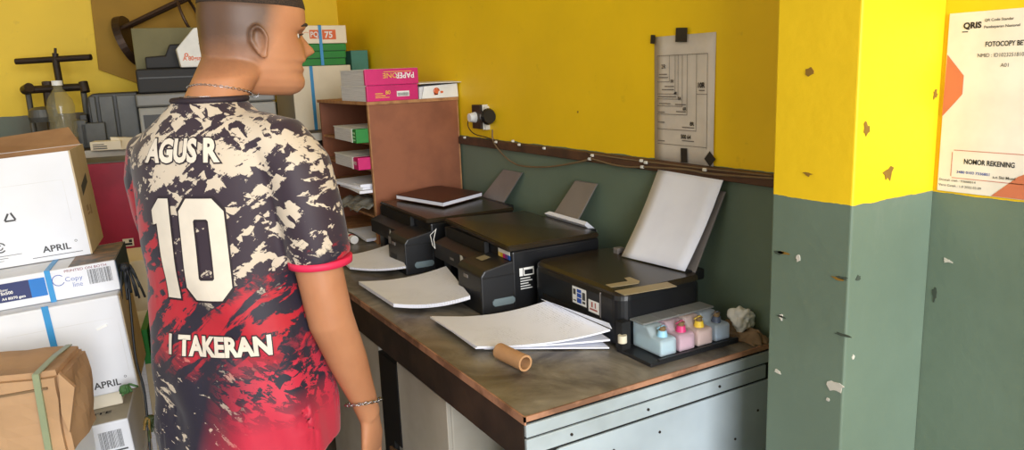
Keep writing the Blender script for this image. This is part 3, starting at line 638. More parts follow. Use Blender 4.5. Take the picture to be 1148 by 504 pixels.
# ------------------------------------------------------------ payment sign on the right wall
s0 = ay(1052, 212, YW); s1_ = ay(1062, 16.7, YW)
sg = empty('payment_sign', (-.790, YW - .004, 1.138)); tag(sg, 'white shop payment sign with orange arrows fixed to the right yellow wall', 'sign')
SW, SH = .22, .306
MB().box((0, 0, 0), (SW, .004, SH), bev=.001).build('board', M('sign_board', (236, 232, 226), .4), sg)
o0 = (0, 0, 0); ux = (1, 0, 0); uz = (0, 0, 1)
k = SH / 196.0    # metres per photo pixel on the sign
kx = .128 / 90
def X(px): return (px - 1056) * kx
def Z(py): return (212 - py) * k
for P_ in ([(0, Z(128)), (X(1071), Z(112)), (X(1079), Z(103)), (X(1079), Z(83)), (.002, Z(60))], [(X(1122), .001), (SW, .001), (SW, Z(160)), (X(1150), Z(188))]): print_on(sg, [('p', P_)], o0, ux, uz, M('sign_orange', (208, 120, 86), .5), 'orange_arrow')
print_on(sg, [('t', 'QRIS', X(1074), Z(33), .0095, .06, 1, .030), ('r', X(1073), Z(37), X(1080), Z(36)), ('t', 'FOTOCOPY BETA', X(1101), Z(53), .0078, .035, .92, .070), ('t', 'NOMOR REKENING', X(1087), Z(179), .0085, .035, .85, .083)], o0, ux, uz, m_blk_ink, 'bold_lettering')
print_on(sg, [('t', 'QR Code Standar', X(1098), Z(27), .0042, .02, 1, .046), ('t', 'Pembayaran Nasional', X(1098), Z(34), .0042, .02, 1, .056), ('t', 'NMID : ID1023251810', X(1093), Z(64), .0062, .0, .9, .073), ('t', 'A01', X(1120), Z(74.5), .006, 0, 1), ('t', 'Dicetak oleh : 93600014', X(1058), Z(200), .0040, 0, 1, .064), ('t', 'Versi Cetak : 1.0 2022.03.09', X(1058), Z(206), .0040, 0, 1, .074), ('t', 'a.n Siti Muzd', X(1122), Z(192), .0046, .02, 1, .036)], o0, ux, uz, m_gray_ink, 'small_lettering')
print_on(sg, [('t', '3480 0103 7336851', X(1079), Z(190), .0046, .02, .95, .056)], o0, ux, uz, m_blue_ink, 'blue_lettering')
fr_ = [('r', X(1074), Z(165), SW - .004, Z(165) + .0012), ('r', X(1074), Z(196), SW - .004, Z(196) + .0012), ('r', X(1072), Z(194), X(1072) + .0012, Z(167))]
print_on(sg, fr_, o0, ux, uz, M('red_line', (200, 120, 105), .5), 'frame_line')

# ------------------------------------------------------------ far left: counter and machines
CZ = 1.135
ct = empty('counter', (-3.80, .3, 0)); tag(ct, 'tall counter with a pale edged top along the end wall carrying old machines', 'counter')
MB().box((-.32, -1.2, CZ - .03), (.40, 1.03, CZ), bev=.003).build('worktop', M('dark_counter', (74, 62, 50), .6), ct)
MB().box((.40, -1.2, CZ - .032), (.406, 1.03, CZ + .001)).build('edge_band', M('pale_edge', (196, 192, 180), .5), ct)
MB().box((-.32, -1.15, 0), (.34, 1.0, CZ - .03)).build('cupboard', M('dark_wood', (52, 38, 30), .7), ct)

# book press
px_, D_ = 60, 3.25
pr = empty('book_press', at(60, 160, 3.25)); pr.location.z = CZ; tag(pr, 'black iron book press with a long handle bar behind the bottle', 'book press')
def lp(root, px, py, D): return at(px, py, D) - root.location
MB().box((-.10, -.15, 0), (.10, .13, .025), bev=.004).build('base', m_iron, pr)
MB().cyl(lp(pr, 18, 69, 3.25), lp(pr, 102, 64, 3.25), .013, n=16).build('handle_bar', m_iron, pr)
MB().cyl(lp(pr, 62, 54, 3.25), lp(pr, 62, 70, 3.25), .0055).cyl(lp(pr, 62, 60, 3.25), lp(pr, 62, 68, 3.25), .012).cyl(lp(pr, 62, 66, 3.25), lp(pr, 68, 100, 3.25), .014).build('screw_shaft', m_iron, pr)
MB().cyl(lp(pr, 28, 101, 3.25), lp(pr, 97, 97, 3.25), .016, n=14).cyl(lp(pr, 28, 101, 3.25), lp(pr, 33, 98, 3.22), .02).cyl(lp(pr, 93, 92, 3.25), lp(pr, 96, 103, 3.25), .018).build('crossbar', m_iron, pr)
for a, b in (((31, 101), (40, 158)), ((93, 98), (101, 158)), ((53, 92), (61, 160))):
    r_ = .022 if a[0] == 53 else .012
    p0 = lp(pr, *a, 3.27); p1 = lp(pr, *b, 3.27); p1.z = .01
    MB().cyl(p0, p1, r_, r_ * .9, n=12).build('upright', m_greymetal if a[0] != 53 else m_iron, pr)
MB().lathe([(.001, 0), (.05, 0), (.055, .02), (.05, .05), (.03, .06), (.001, .062)], c=lp(pr, 52, 150, 3.15) * Vector((1, 1, 0)).length ** 0 + Vector((0, 0, .05))).build('platen', m_greymetal, pr)
# bottle
bt = empty('water_bottle', at(74, 158, 3.0)); bt.location.z = CZ; bt.scale = (1.18, 1.18, 1.14); tag(bt, 'clear plastic drink bottle with a white cap before the book press', 'bottle')
prof = [(.001, 0), (.034, 0), (.040, .008), (.038, .03), (.041, .05), (.038, .065), (.041, .08), (.038, .095), (.041, .11), (.039, .125), (.042, .15), (.036, .175), (.018, .205), (.013, .212), (.013, .226)]
pet = M('clear_plastic', (176, 168, 130), .1, alpha=.3, spec=.9)
MB().lathe(prof).build('bottle_body', pet, bt, smooth=True)
MB().lathe([(.001, .222), (.016, .222), (.016, .238), (.001, .239)]).build('cap', m_white, bt)
MB().lathe([(.001, .003), (.034, .003), (.035, .045), (.001, .046)]).build('residue', M('murky_residue', (150, 110, 70), .5), bt, smooth=True)
# white paper box on counter
wb = empty('small_box', at(120, 163, 2.95), (0, 0, R_(75))); wb.location.z = CZ; tag(wb, 'small white printed paper box at the edge of the counter', 'box')
MB().box((-.06, 0, 0), (.05, .07, .035), bev=.003).prism([(.05, 0, 0), (.085, .03, 0), (.085, .06, .04), (.04, .02, .045)], (-.03, .0, .004)).build('carton', m_cream, wb)
print_on(wb, [('r', -.05, .006, .0, .010), ('r', -.05, .014, .0, .018), ('r', -.05, .022, -.01, .025)], (0, 0, 0), (1, 0, 0), (0, 0, 1), m_gray_ink, 'print_mark', .001)
# dark grey machine (old copier parts)
ma = empty('copier_machine', at(140, 160, 3.2), (0, 0, R_(84))); ma.location.z = CZ; tag(ma, 'dark grey old copier with ribbed upright cover beside the book press', 'copier')
m_gm = M('grey_machine_plastic', (84, 86, 84), .45, c2=(66, 68, 66)); m_gd = M('dark_machine_plastic', (48, 48, 48), .45)
MB().prism([(-.12, 0, 0), (-.12, 0, .16), (-.115, 0, .20), (-.095, 0, .215), (.072, 0, .215), (.072, 0, 0)], (0, .28, 0), bev=.006).build('housing', m_gd, ma)
for x0, x1 in ((-.11, -.085), (-.075, -.02), (-.01, .065)): MB().box((x0, -.012, .01), (x1, .0, .205), bev=.005).build('front_rib', m_gm, ma)
MB().box((-.175, -.06, 0), (-.125, .03, .115), bev=.006).box((-.15, -.06, 0), (-.06, -.013, .10), bev=.005).build('feed_tray', m_gm, ma)
MB().box((-.150, -.045, .10), (-.122, .03, .135), bev=.004).build('feed_knob', m_gd, ma)
# grey lighter scanner body behind the person with black boxes on it
sc2 = empty('scanner', at(196, 150, 3.2), (0, 0, R_(84))); sc2.location.z = CZ; tag(sc2, 'pale grey office scanner under the black cases at left of the head', 'scanner')
MB().box((-.125, 0, 0), (.42, .3, .15), bev=.006).build('body', M('pale_grey_plastic', (150, 148, 140), .45), sc2)
MB().box((-.13, -.01, .152), (.42, .3, .205), bev=.008).build('lid', M('mid_grey_plastic', (118, 117, 112), .4), sc2)
MB().box((-.11, -.004, .06), (.3, .0, .12)).build('front_slot', m_gd, sc2)
c1 = empty('black_case', at(200, 108, 3.2), (0, 0, R_(84))); c1.location.z = CZ + .206; tag(c1, 'flat black case lying on the pale grey scanner', 'case')
MB().box((-.15, 0, 0), (.36, .28, .10), bev=.008).build('case_shell', M('black_vinyl', (20, 18, 18), .6), c1)
MB().box((-.14, -.004, .06), (.35, .0, .066)).build('seam', m_gd, c1)
c2_ = empty('black_case', c1.location + Vector((-.095, 0, .1005)), (0, 0, R_(84))); tag(c2_, 'tilted black case, upper of the two at left of the head', 'case')
MB().prism([(-.10, 0, 0), (-.10, 0, .05), (-.02, 0, .055), (.0, 0, .10), (.36, 0, .105), (.36, 0, 0)], (0, .10, 0), bev=.006).build('case_shell', M('black_vinyl', (20, 18, 18), .6), c2_)
c3_ = empty('folder_box', c1.location + Vector((-.200, .0, .1005)), (0, 0, R_(84))); tag(c3_, 'olive grey document box behind the stool legs', 'box')
MB().box((-.13, 0, .0), (.34, .07, .175), bev=.004).build('box_shell', M('olive_grey_card', (118, 112, 76), .7), c3_)
for ch_ in c3_.children: pass
# white wrapped ream on the black cases
wr = empty('paper_ream', at(226, 83, 3.2), (0, 0, R_(86))); wr.location.z = c1.location.z + .1005; tag(wr, 'white wrapped pack with orange lettering leaning on the black cases beside the neck', 'paper ream')
MB().prism([(-.075, 0, .0), (-.085, 0, .075), (-.01, 0, .158), (.05, 0, .165), (.10, 0, .10), (.10, 0, 0)], (0, .08, 0), bev=.004).build('wrapper', m_white, wr)
print_on(wr, [('t', 'A 80gsm', -.065, .028, .017, .03, .9), ('ring', -.05, .05, .004, .008, 0, 360)], (0, 0, 0), (1, 0, 0), (0, 0, 1), m_orange, 'orange_lettering', .001)
print_on(wr, [('p', [(-.0, .09), (.012, .12), (.02, .09), (.012, .108)])], (0, 0, 0), (1, 0, 0), (0, 0, 1), m_gray_ink, 'grey_mark', .001)

# stool lying on its side on top
st = empty('stool', at(147, 45, 3.55)); tag(st, 'brown metal bar stool with a round seat lying on its side high on the pile', 'stool')
m_st = M('brown_steel', (72, 52, 38), .4, .4, c2=(54, 40, 30)); a_ = Vector((.25, .965, .0)); a_ = (at(245, 6, 3.6) - at(142, 45, 3.6)).normalized()
s_c = Vector((0, 0, 0)); ax_ = a_
MB().cyl(s_c - ax_ * .02, s_c + ax_ * .012, .118, .112, n=36).cyl(s_c - ax_ * .026, s_c - ax_ * .02, .10, .118, n=36).build('seat', m_st, st)
e1 = Vector((1, 0, 0)); e1 = (e1 - ax_ * e1.dot(ax_)).normalized(); e2 = ax_.cross(e1)
for i in range(4):
    t = R_(45 + 90 * i); q0 = (e1 * math.cos(t) + e2 * math.sin(t)) * .085; q1 = (e1 * math.cos(t) + e2 * math.sin(t)) * .15 + ax_ * .62
    MB().cyl(s_c + q0, s_c + q1, .010, n=12).build('leg', m_st, st)
MB().tube([s_c + ax_ * .30 + (e1 * math.cos(R_(t)) + e2 * math.sin(R_(t))) * .118 for t in range(0, 360, 12)], .007, 8, True).build('ring_brace', m_st, st, smooth=True)
MB().tube([s_c + ax_ * .48 + (e1 * math.cos(R_(t)) + e2 * math.sin(R_(t))) * .135 for t in range(0, 360, 12)], .007, 8, True).build('ring_brace', m_st, st, smooth=True)

# crimson box behind the pile
cr = empty('crimson_box', at(128, 290, 2.72), (0, 0, R_(82))); tag(cr, 'large crimson box between the white cartons and the shirt', 'box')
crt = at(120, 181, 2.72).z; cr.location.z = .0
MB().box((-.20, 0, 0), (.14, .25, crt), bev=.004).build('box_shell', m_crimson, cr)
MB().box((-.19, .01, crt), (.13, .24, crt + .004)).build('box_top', m_greymetal, cr)
print_on(cr, [('r', 0, 0, .035, .028)], (.035, 0, at(140, 278, 2.7).z), (1, 0, 0), (0, 0, 1), m_cream, 'label', .001)
print_on(cr, [('r', .004, .004, .03, .012), ('r', .02, .014, .03, .024)], (.035, 0, at(140, 278, 2.7).z), (1, 0, 0), (0, 0, 1), m_blk_ink, 'label_print', .0016)

# ------------------------------------------------------------ carton pile at the left
YAW = R_(81.5)
ROLL = -3.5
PR = (Matrix.Rotation(YAW, 3, 'Z') @ Matrix.Rotation(R_(ROLL), 3, 'Y')); PUP = PR @ Vector((0, 0, 1))
def on_plane(px, py, P0): v = ray(px, py); return CAM + v * ((P0 - CAM).dot(PUP) / v.dot(PUP))
L3 = at(155, 434, 1.865); L2 = on_plane(135.5, 324, L3 + PUP * .2395); L1 = on_plane(104, 284, L2 + PUP * .0765)
L4 = on_plane(138.5, 452, L3 - PUP * .0485); L5 = on_plane(143, 468, L4 - PUP * .0015) - PUP * .142
def pile_box(name, label, cat, loc):
    r = empty(name, loc); r.rotation_euler = PR.to_euler(); tag(r, label, cat); return r
c1 = pile_box('open_carton', 'big open white carton on top of the pile, brown inside flaps showing', 'carton', L1)
h, L, Wd, t = .262, .40, .225, .004
MB().box((-L, 0, 0), (-t, t, h)).box((-L, Wd - t, 0), (-t, Wd, h)).box((-L, t, 0), (-L + t, Wd - t, h)).build('carton_wall', m_cartonw, c1)
MB().box((-t, 0, 0), (0, Wd, h)).build('side_wall', m_cardside, c1)
MB().box((-L + t, t, .0), (-t, Wd - t, .004)).box((-L + t, t, .004), (-t, t + .002, h - .001)).box((-L + t, Wd - t - .002, .004), (-t, Wd - t, h - .001)).box((-t - .002, t, .004), (-t, Wd - t, h - .001)).build('inner_lining', m_card, c1)
def flap(name, pts, th=.004): MB().prism(pts, (0, 0, -th)).build(name, m_card, c1)
flap('flap', [(-.005, Wd, h), (-L, Wd, h), (-L + .02, Wd + .09, h + .03), (-.04, Wd + .10, h + .045)])
flap('flap', [(-t, .01, h), (-t, Wd - .01, h), (-.10, Wd - .03, h - .035), (-.11, .03, h - .03)])
flap('flap', [(-L, .004, h), (-.01, .004, h), (-.03, .06, h - .04), (-L + .02, .06, h - .045)])
O1 = (0, 0, 0)
f1 = [('t', 'APRIL', -.105, .022, .0155, .03, 1.1), ('ring', -.030, .040, .002, .003, 0, 360), ('r', -.13, .011, -.02, .0125), ('ring', -.192, .050, .010, .013, 20, 320), ('ring', -.192, .050, .004, .0065, 60, 360),
      ('p', [(-.170, .110), (-.145, .110), (-.148, .114), (-.167, .114)]), ('p', [(-.171, .114), (-.167, .112), (-.157, .129), (-.161, .131)]), ('p', [(-.144, .114), (-.148, .112), (-.155, .129), (-.152, .133)]),
      ('r', -.31, .028, -.15, .0292), ('r', -.31, .022, -.18, .0232), ('r', -.29, .016, -.19, .017)]
print_on(c1, f1, O1, (1, 0, 0), (0, 0, 1), m_gray_ink, 'grey_print')
print_on(c1, [('p', [(-.24, .106), (-.188, .108), (-.192, .126), (-.206, .128), (-.208, .133), (-.24, .133)])], O1, (1, 0, 0), (0, 0, 1), m_gray_ink, 'grey_tab')
print_on(c1, [('t', 'PEFC', -.222, .113, .008, .03, .9)], O1, (1, 0, 0), (0, 0, 1), m_white, 'tab_lettering', .001)
print_on(c1, [('r', -.25, .194, -.03, .195), ('r', -.03, .09, -.029, .19), ('p', [(-.03, .195), (-.029, .194), (-.029, .19), (-.03, .19)])], O1, (1, 0, 0), (0, 0, 1), M('score_line', (214, 214, 214), .6), 'score_line')
print_on(c1, [('p', [(.05, .142), (.16, .165), (.16, .19), (.05, .168)])], (0, 0, 0), (0, 1, 0), (0, 0, 1), m_gray_ink, 'side_badge')
print_on(c1, [('r', .06, .09, .1, .095), ('r', .11, .085, .13, .11), ('r', .06, .1, .09, .115)], (0, 0, 0), (0, 1, 0), (0, 0, 1), M('faint_brown', (160, 140, 112), .8), 'side_marks')

b2 = pile_box('paper_box', 'flat white paper box with a blue label and a barcode under the open carton', 'box', L2)
h2 = .074
MB().box((-.42, 0, 0), (0, .24, h2), bev=.003).build('box_body', m_cartonw, b2)
MB().box((0.0005, .0, .001), (.002, .24, h2 - .001)).build('side_band', M('dark_teal_print', (38, 62, 78), .6), b2)
MB().box((-.10, .004, h2), (-.0, .23, h2 + .001)).build('top_print', M('grey_brown_print', (96, 96, 96), .6, c2=(150, 120, 100), ns=30), b2)
print_on(b2, barcode(-.062, .026, .05, .036, seed=9), O1, (1, 0, 0), (0, 0, 1), m_gray_ink, 'barcode', .0012)
print_on(b2, [('ring', -.125, .048, .012, .0135, 40, 330), ('t', 'Copy', -.112, .042, .011, -.02, 1.1), ('t', 'line', -.098, .026, .012, -.02, .9)], O1, (1, 0, 0), (0, 0, 1), m_blue_ink, 'script_lettering', .0012)
print_on(b2, [('r', -.42, .018, -.185, .062)], O1, (1, 0, 0), (0, 0, 1), m_navy, 'label_field', .0012)
print_on(b2, [('r', -.185, .018, -.152, .062)], O1, (1, 0, 0), (0, 0, 1), m_skyblue, 'label_field', .0012)
print_on(b2, [('t', 'Super', -.245, .045, .005, .02, 1), ('t', '5x500', -.245, .036, .007, .04, 1), ('t', 'A4 80/70 gsm', -.245, .023, .006, .04, 1), ('r', -.252, .022, -.2505, .058)], O1, (1, 0, 0), (0, 0, 1), m_white, 'label_lettering', .002)
print_on(b2, [('t', 'PRINTED ON BOTH', -.11, .064, .006, .0, 1.2)], O1, (1, 0, 0), (0, 0, 1), M('maroon_print', (140, 60, 70), .6), 'edge_lettering', .0012)
MB().box((-.150, -.002, -.002), (-.138, .242, h2 + .002), bev=.0005).build('strap', m_blue, b2)

b3 = pile_box('closed_carton', 'large closed white carton in the middle of the pile, below the blue strapped box', 'carton', L3)
h3 = .238
MB().box((-.45, 0, 0), (0, .25, h3), bev=.004).build('carton_body', m_cartonw, b3)
MB().box((.0005, .002, .002), (.002, .248, h3 - .002)).build('side_print', m_cardside, b3)
print_on(b3, [('t', 'APRIL', -.092, .018, .016, .03, 1.0), ('ring', -.022, .036, .002, .003, 0, 360)], O1, (1, 0, 0), (0, 0, 1), m_gray_ink, 'lettering')
print_on(b3, [('r', -.24, .185, -.02, .186), ('r', -.012, .05, -.011, .17)], O1, (1, 0, 0), (0, 0, 1), M('score_line', (214, 214, 214), .6), 'score_line')
MB().box((-.160, -.002, .02), (-.146, .0, h3 + .004)).build('strap', m_blue, b3)
MB().box((-.06, -.003, .165), (-.035, .0, .17), rot=Euler((0, -.3, 0))).build('tape_tear', m_white, b3)

b4 = pile_box('paper_ream', 'cream paper ream with an orange mark squeezed under the closed carton', 'paper ream', L4)
MB().box((-.34, 0, 0), (0, .24, .047), bev=.004).build('wrapper', m_cream, b4)
print_on(b4, [('p', [(-.165, .004), (-.10, .006), (-.075, .034), (-.125, .028)])], O1, (1, 0, 0), (0, 0, 1), m_orange, 'orange_mark', .001)
print_on(b4, [('t', 'RIAUPAPER', -.10, .038, .0075, .02, 1)], O1, (1, 0, 0), (0, 0, 1), m_gray_ink, 'lettering', .001)
b5 = pile_box('paper_carton', 'white carton with a barcode at the bottom of the pile beside the kraft package', 'carton', L5)
h5 = .142
MB().box((-.42, 0, 0), (0, .33, h5 - .001), bev=.004).build('carton_body', m_cartonw, b5)
MB().box((-.40, .002, h5), (-.002, .32, h5 + .0)).build('top_print', m_cream, b5)
print_on(b5, [('t', 'PPLITE', -.125, .055, .013, .03, 1.6)], (0, 0, h5 + .001), (1, 0, 0), (0, 1, 0), m_blk_ink, 'lettering', .001)
print_on(b5, [('p', [(-.2, .10), (-.13, .12), (-.135, .05), (-.16, .09)])], (0, 0, h5 + .001), (1, 0, 0), (0, 1, 0), m_orange, 'orange_mark', .001)
print_on(b5, barcode(-.068, .075, .05, .045, seed=3), O1, (1, 0, 0), (0, 0, 1), m_gray_ink, 'barcode', .001)
print_on(b5, [('r', -.07, .066, -.012, .070), ('r', -.085, .05, -.05, .053)], O1, (1, 0, 0), (0, 0, 1), m_gray_ink, 'small_print', .001)
print_on(b5, [('p', [(-.20, .04), (-.145, .06), (-.14, .11), (-.20, .09)])], O1, (1, 0, 0), (0, 0, 1), m_orange, 'orange_mark', .001)
b6 = empty('storage_carton', (b5.location.x - .02, b5.location.y - .2, 0), (0, 0, YAW)); tag(b6, 'white carton on the floor carrying the whole pile', 'carton')
MB().box((-.3, -.0, 0), (.2, .42, b5.location.z - .035), bev=.004).build('carton_body', m_cartonw, b6)

# kraft parcel
kp = empty('kraft_parcel', at(34, 505, 1.50), (R_(0), R_(-6), R_(72))); tag(kp, 'brown kraft paper parcel with a pale strap in front of the carton pile', 'parcel')
def kraft():
    m = MB(); bm = m.bm; bmesh.ops.create_cube(bm, size=1)
    bmesh.ops.scale(bm, vec=(.26, .17, .185), verts=bm.verts); bmesh.ops.translate(bm, vec=(-.055, .085, .0825), verts=bm.verts)
    bmesh.ops.bevel(bm, geom=bm.edges[:], offset=.012, segments=2, affect='EDGES')
    bmesh.ops.subdivide_edges(bm, edges=bm.edges[:], cuts=6, use_grid_fill=True)
    for v in bm.verts:
        c = v.co; k_ = noise.noise(c * 11) * .010 + abs(noise.noise(Vector((c.x * 22, c.y * 10, c.z * 30)))) * -.006
        v.co = c + Vector((c.x + .055, c.y - .085, c.z - .0825)).normalized() * k_
    return m
MB_k = kraft().build('wrapping', m_kraft, kp, smooth=False)
MB().prism([(.040, -.004, .174), (.046, .08, .180), (.046, .165, .174), (.034, .165, .174), (.034, .08, .180), (.028, -.004, .174)], (0, 0, .002)).box((.028, -.006, .0), (.040, .0, .175)).build('strap', M('pale_green_strap', (140, 150, 120), .4), kp)
MB().prism([(.072, -.0, .172), (.098, -.004, .14), (.078, -.010, .05), (.068, -.006, .09)], (0, .01, 0)).build('folded_flap', m_kraft, kp)
MB().box((-.16, -.005, .135), (.05, .0, .139), rot=Euler((0, R_(-4), 0))).build('tape_seam', M('seam_dashes', (120, 96, 68), .6), kp)

kb = empty('storage_carton', (kp.location.x, kp.location.y, 0), (0, 0, R_(72))); tag(kb, 'white carton on the floor under the kraft parcel', 'carton')
kt = -.040 + min((kp.matrix_basis @ Vector(c)).z for c in ((-.185, 0, .025), (.075, 0, .025), (-.185, .17, .025), (.075, .17, .025)))
MB().box((-.20, .015, 0), (.055, .18, kt), bev=.004).build('carton_body', m_cartonw, kb)
kp.rotation_euler = (0, 0, R_(72)); kp.location.z = kt + .016
# clutter between the pile and the person
bx = empty('cream_carton', at(182, 440, 2.45), (0, 0, R_(84))); tag(bx, 'narrow cream carton standing between the pile and the person', 'carton'); bx.location.z = 0
MB().box((-.12, 0, 0), (.06, .22, at(165, 292, 2.35).z), bev=.004).build('carton_body', m_cream, bx)
gb = empty('green_ream', at(166, 380, 2.12), (0, 0, R_(80))); tag(gb, 'green and white paper ream standing on end beside the closed carton', 'paper ream'); gz = at(162, 368, 2.12).z; gb.location.z = 0
MB().box((-.045, 0, 0), (-.016, .2, gz)).build('paper', m_edges, gb); MB().box((-.0155, -.001, gz - .10), (.0, .2, gz)).build('green_wrapper', m_greenw, gb)
MB().box((-.0155, 0, 0), (.0, .2, gz - .1)).build('carton_edge', m_cardside, gb)
mf = empty('maroon_folder', at(178, 385, 2.14), (0, 0, R_(80))); mf.location.z = .0; tag(mf, 'maroon folder standing upright beside the green ream', 'folder')
MB().box((-.012, 0, .0), (.010, .18, gz - .0), bev=.002).build('cover', M('maroon_card', (92, 30, 40), .5), mf); MB().box((-.008, -.001, .004), (.006, .0, gz - .006)).build('pages', M('dark_red_pages', (70, 26, 34), .6), mf)
def strings(label, px, py, D, mats, n, spread, drop, name='string_bundle'):
    r = empty(name, at(px, py, D)); tag(r, label, 'string')
    for i in range(n):
        a = random.uniform(-1, 1); P = [Vector((0, 0, 0))]
        dirn = Vector((random.uniform(-.2, .5), random.uniform(-.4, 1) , 0)) * spread
        ln = random.uniform(.5, 1) * drop
        for k in range(1, 7):
            t = k / 6; P.append(Vector((dirn.x * t + .006 * math.sin(8 * t + a * 3), dirn.y * t, (.35 * spread * math.sin(2.6 * t) * (1 if i % 3 else 0) - ln * t * t))))
        MB().tube(smooth_path(P, 4), .0028, 6).build('strand', mats[i % len(mats)], r, smooth=True)
    MB().lathe([(.001, -.012), (.011, -.008), (.013, 0), (.010, .009), (.001, .012)]).build('knot', mats[0], r, smooth=True)
    return r
strings('dark knotted strapping hanging from the flat paper box', 140, 299, 1.86, [m_strap_blk], 9, .045, .10)
m_olive = M('olive_string', (62, 74, 40), .5); m_gold = M('straw_string', (150, 120, 60), .5)
strings('green knotted string tuft at the bottom beside the person', 168, 470, 1.86, [m_olive, m_olive, m_gold], 14, .04, .05)
strings('short green string end under the corner of the closed carton', 140, 436, 1.80, [M('leaf_green_string', (70, 110, 60), .5)], 6, .03, .01)
ls = MB().tube(smooth_path([at(142, 300, 1.87), at(146, 340, 1.87), at(152, 400, 1.87), at(162, 440, 1.86), at(168, 504, 1.85), at(170, 540, 1.85)], 5), .003, 6).build('hanging_strap', m_strap_blk, smooth=True)
tag(recenter(ls), 'long dark strap hanging down the side of the carton pile', 'strap')

# boxes beyond the rack
bc = empty('cream_carton', (-3.62, .93, CZ), (0, 0, 0)); tag(bc, 'big cream carton with a blue strap behind the jaw, under the green reams', 'carton')
zt = 1.432
MB().box((-.34, 0, 0), (.0, .285, zt - CZ), bev=.004).build('carton_body', m_cream, bc)
MB().box((.0, .085, 0), (.002, .10, zt - CZ)).build('strap', m_blue, bc)
for k in range(3):
    g = empty('paper_ream', (-3.625, .945 + .004 * k, zt + .0005 + k * .0335), (0, 0, 0)); tag(g, ['lowest', 'middle', 'topmost'][k] + ' of the three green paper reams on the cream carton', 'paper ream', None)
    MB().box((-.3, 0, 0), (0, .25, .033), bev=.003).build('wrapper', m_greenw, g); MB().box((-.29, .001, .0), (.001, .249, .003)).build('wrapper_fold', M('dark_green_wrap', (14, 84, 34), .5), g)
zz = zt + .102
t75 = empty('paper_ream', (-3.62, .945, zz)); tag(t75, 'white paper pack with an orange 75 on top of the green reams', 'paper ream')
MB().box((-.3, 0, 0), (0, .262, .082), bev=.003).build('wrapper', m_cream, t75)
print_on(t75, [('r', .085, .022, .135, .062), ('r', .145, .018, .21, .062)], (0, 0, 0), (0, 1, 0), (0, 0, 1), m_orange, 'orange_field', .001)
print_on(t75, [('ring', .045, .05, .018, .021, 30, 200), ('ring', .07, .03, .02, .023, 60, 240), ('ring', .02, .03, .014, .016, 0, 170)], (0, 0, 0), (0, 1, 0), (0, 0, 1), M('peach_print', (232, 170, 130), .6), 'swirl', .001)
print_on(t75, [('t', 'PQ', .088, .03, .024, .03, .85), ('t', '75', .155, .026, .028, .04, 1)], (0, 0, 0), (0, 1, 0), (0, 0, 1), m_white, 'number', .0016)
MB().box((-.301, .128, .082), (.003, .142, .0835)).box((.0, .128, -.1), (.003, .142, .0835)).build('strap', m_blue, t75)
tc = empty('teal_folder', (-3.66, 1.235, CZ)); tag(tc, 'teal green folder standing behind the green reams by the wall', 'folder')
MB().box((-.2, 0, 0), (0, .085, 1.50 - CZ), bev=.002).build('cover', m_teal, tc)

# ------------------------------------------------------------ person
PO = Vector((-1.668, .257, 0)); FA = R_(131)      # facing direction angle
pe = empty('person', PO, (0, 0, FA - math.pi / 2)); tag(pe, 'man in a dark, red and cream football shirt seen from behind', 'person')
def ell(c, rx, ry, n=32, ax=(1, 0, 0), ay_=(0, 1, 0), p=2.0):
    c, ax_, ay2 = Vector(c), Vector(ax), Vector(ay_); out = []
    for k in range(n):
        t = 2 * math.pi * k / n; cx, sy = math.cos(t), math.sin(t)
        out.append(c + ax_ * (math.copysign(abs(cx) ** (2 / p), cx) * rx) + ay2 * (math.copysign(abs(sy) ** (2 / p), sy) * ry))
    return out
def limb(m, pts, n=24):   # pts: (center, rx, ry)
    cs = [Vector(p[0]) for p in pts]; rings = []
    for i, p in enumerate(pts):
        d = (cs[min(i + 1, len(cs) - 1)] - cs[max(i - 1, 0)]).normalized()
        y = Vector((0, 1, 0)); y = (y - d * y.dot(d)).normalized(); x = y.cross(d)
        rings.append(ell(cs[i], p[1], p[2], n, x, y))
    m.loft(rings)
def remeshed(mb, name, mat, voxel, smooth_it, parent):
    o = mb.build(name, mat, None)
    r = o.modifiers.new('r', 'REMESH'); r.mode = 'VOXEL'; r.voxel_size = voxel
    s = o.modifiers.new('s', 'SMOOTH'); s.factor = .5; s.iterations = smooth_it
    bpy.context.view_layer.update()
    me = bpy.data.meshes.new_from_object(o.evaluated_get(bpy.context.evaluated_depsgraph_get())); me.name = name
    old = o.data; o.modifiers.clear(); o.data = me; bpy.data.meshes.remove(old)
    if not me.materials: me.materials.append(mat)
    for f in me.polygons: f.use_smooth = True
    o.parent = parent; return o
def hand(m, wrist, s):      # s = +1 right, -1 left; hand hangs along -z
    w0 = Vector(wrist)
    limb(m, [(w0 + Vector((0, 0, .02)), .019, .026), (w0 + Vector((0, .002, -.02)), .017, .034), (w0 + Vector((0, .004, -.055)), .016, .042), (w0 + Vector((-s * .004, .004, -.09)), .014, .042)], 20)
    for j, (oy, ln) in enumerate(((.032, .072), (.011, .082), (-.011, .076), (-.031, .060))):
        b = w0 + Vector((-s * .004, .004 + oy, -.082)); P = [b, b + Vector((-s * .004, oy * .1, -ln * .42)), b + Vector((-s * .016, oy * .12, -ln * .75)), b + Vector((-s * .034, oy * .12, -ln * .98))]
        m.tube(P, [.0095, .0088, .008, .0065], 12)
    m.tube([w0 + Vector((-s * .002, .022, -.03)), w0 + Vector((-s * .012, .048, -.055)), w0 + Vector((-s * .020, .058, -.085)), w0 + Vector((-s * .026, .056, -.108))], [.014, .012, .0105, .008], 12)

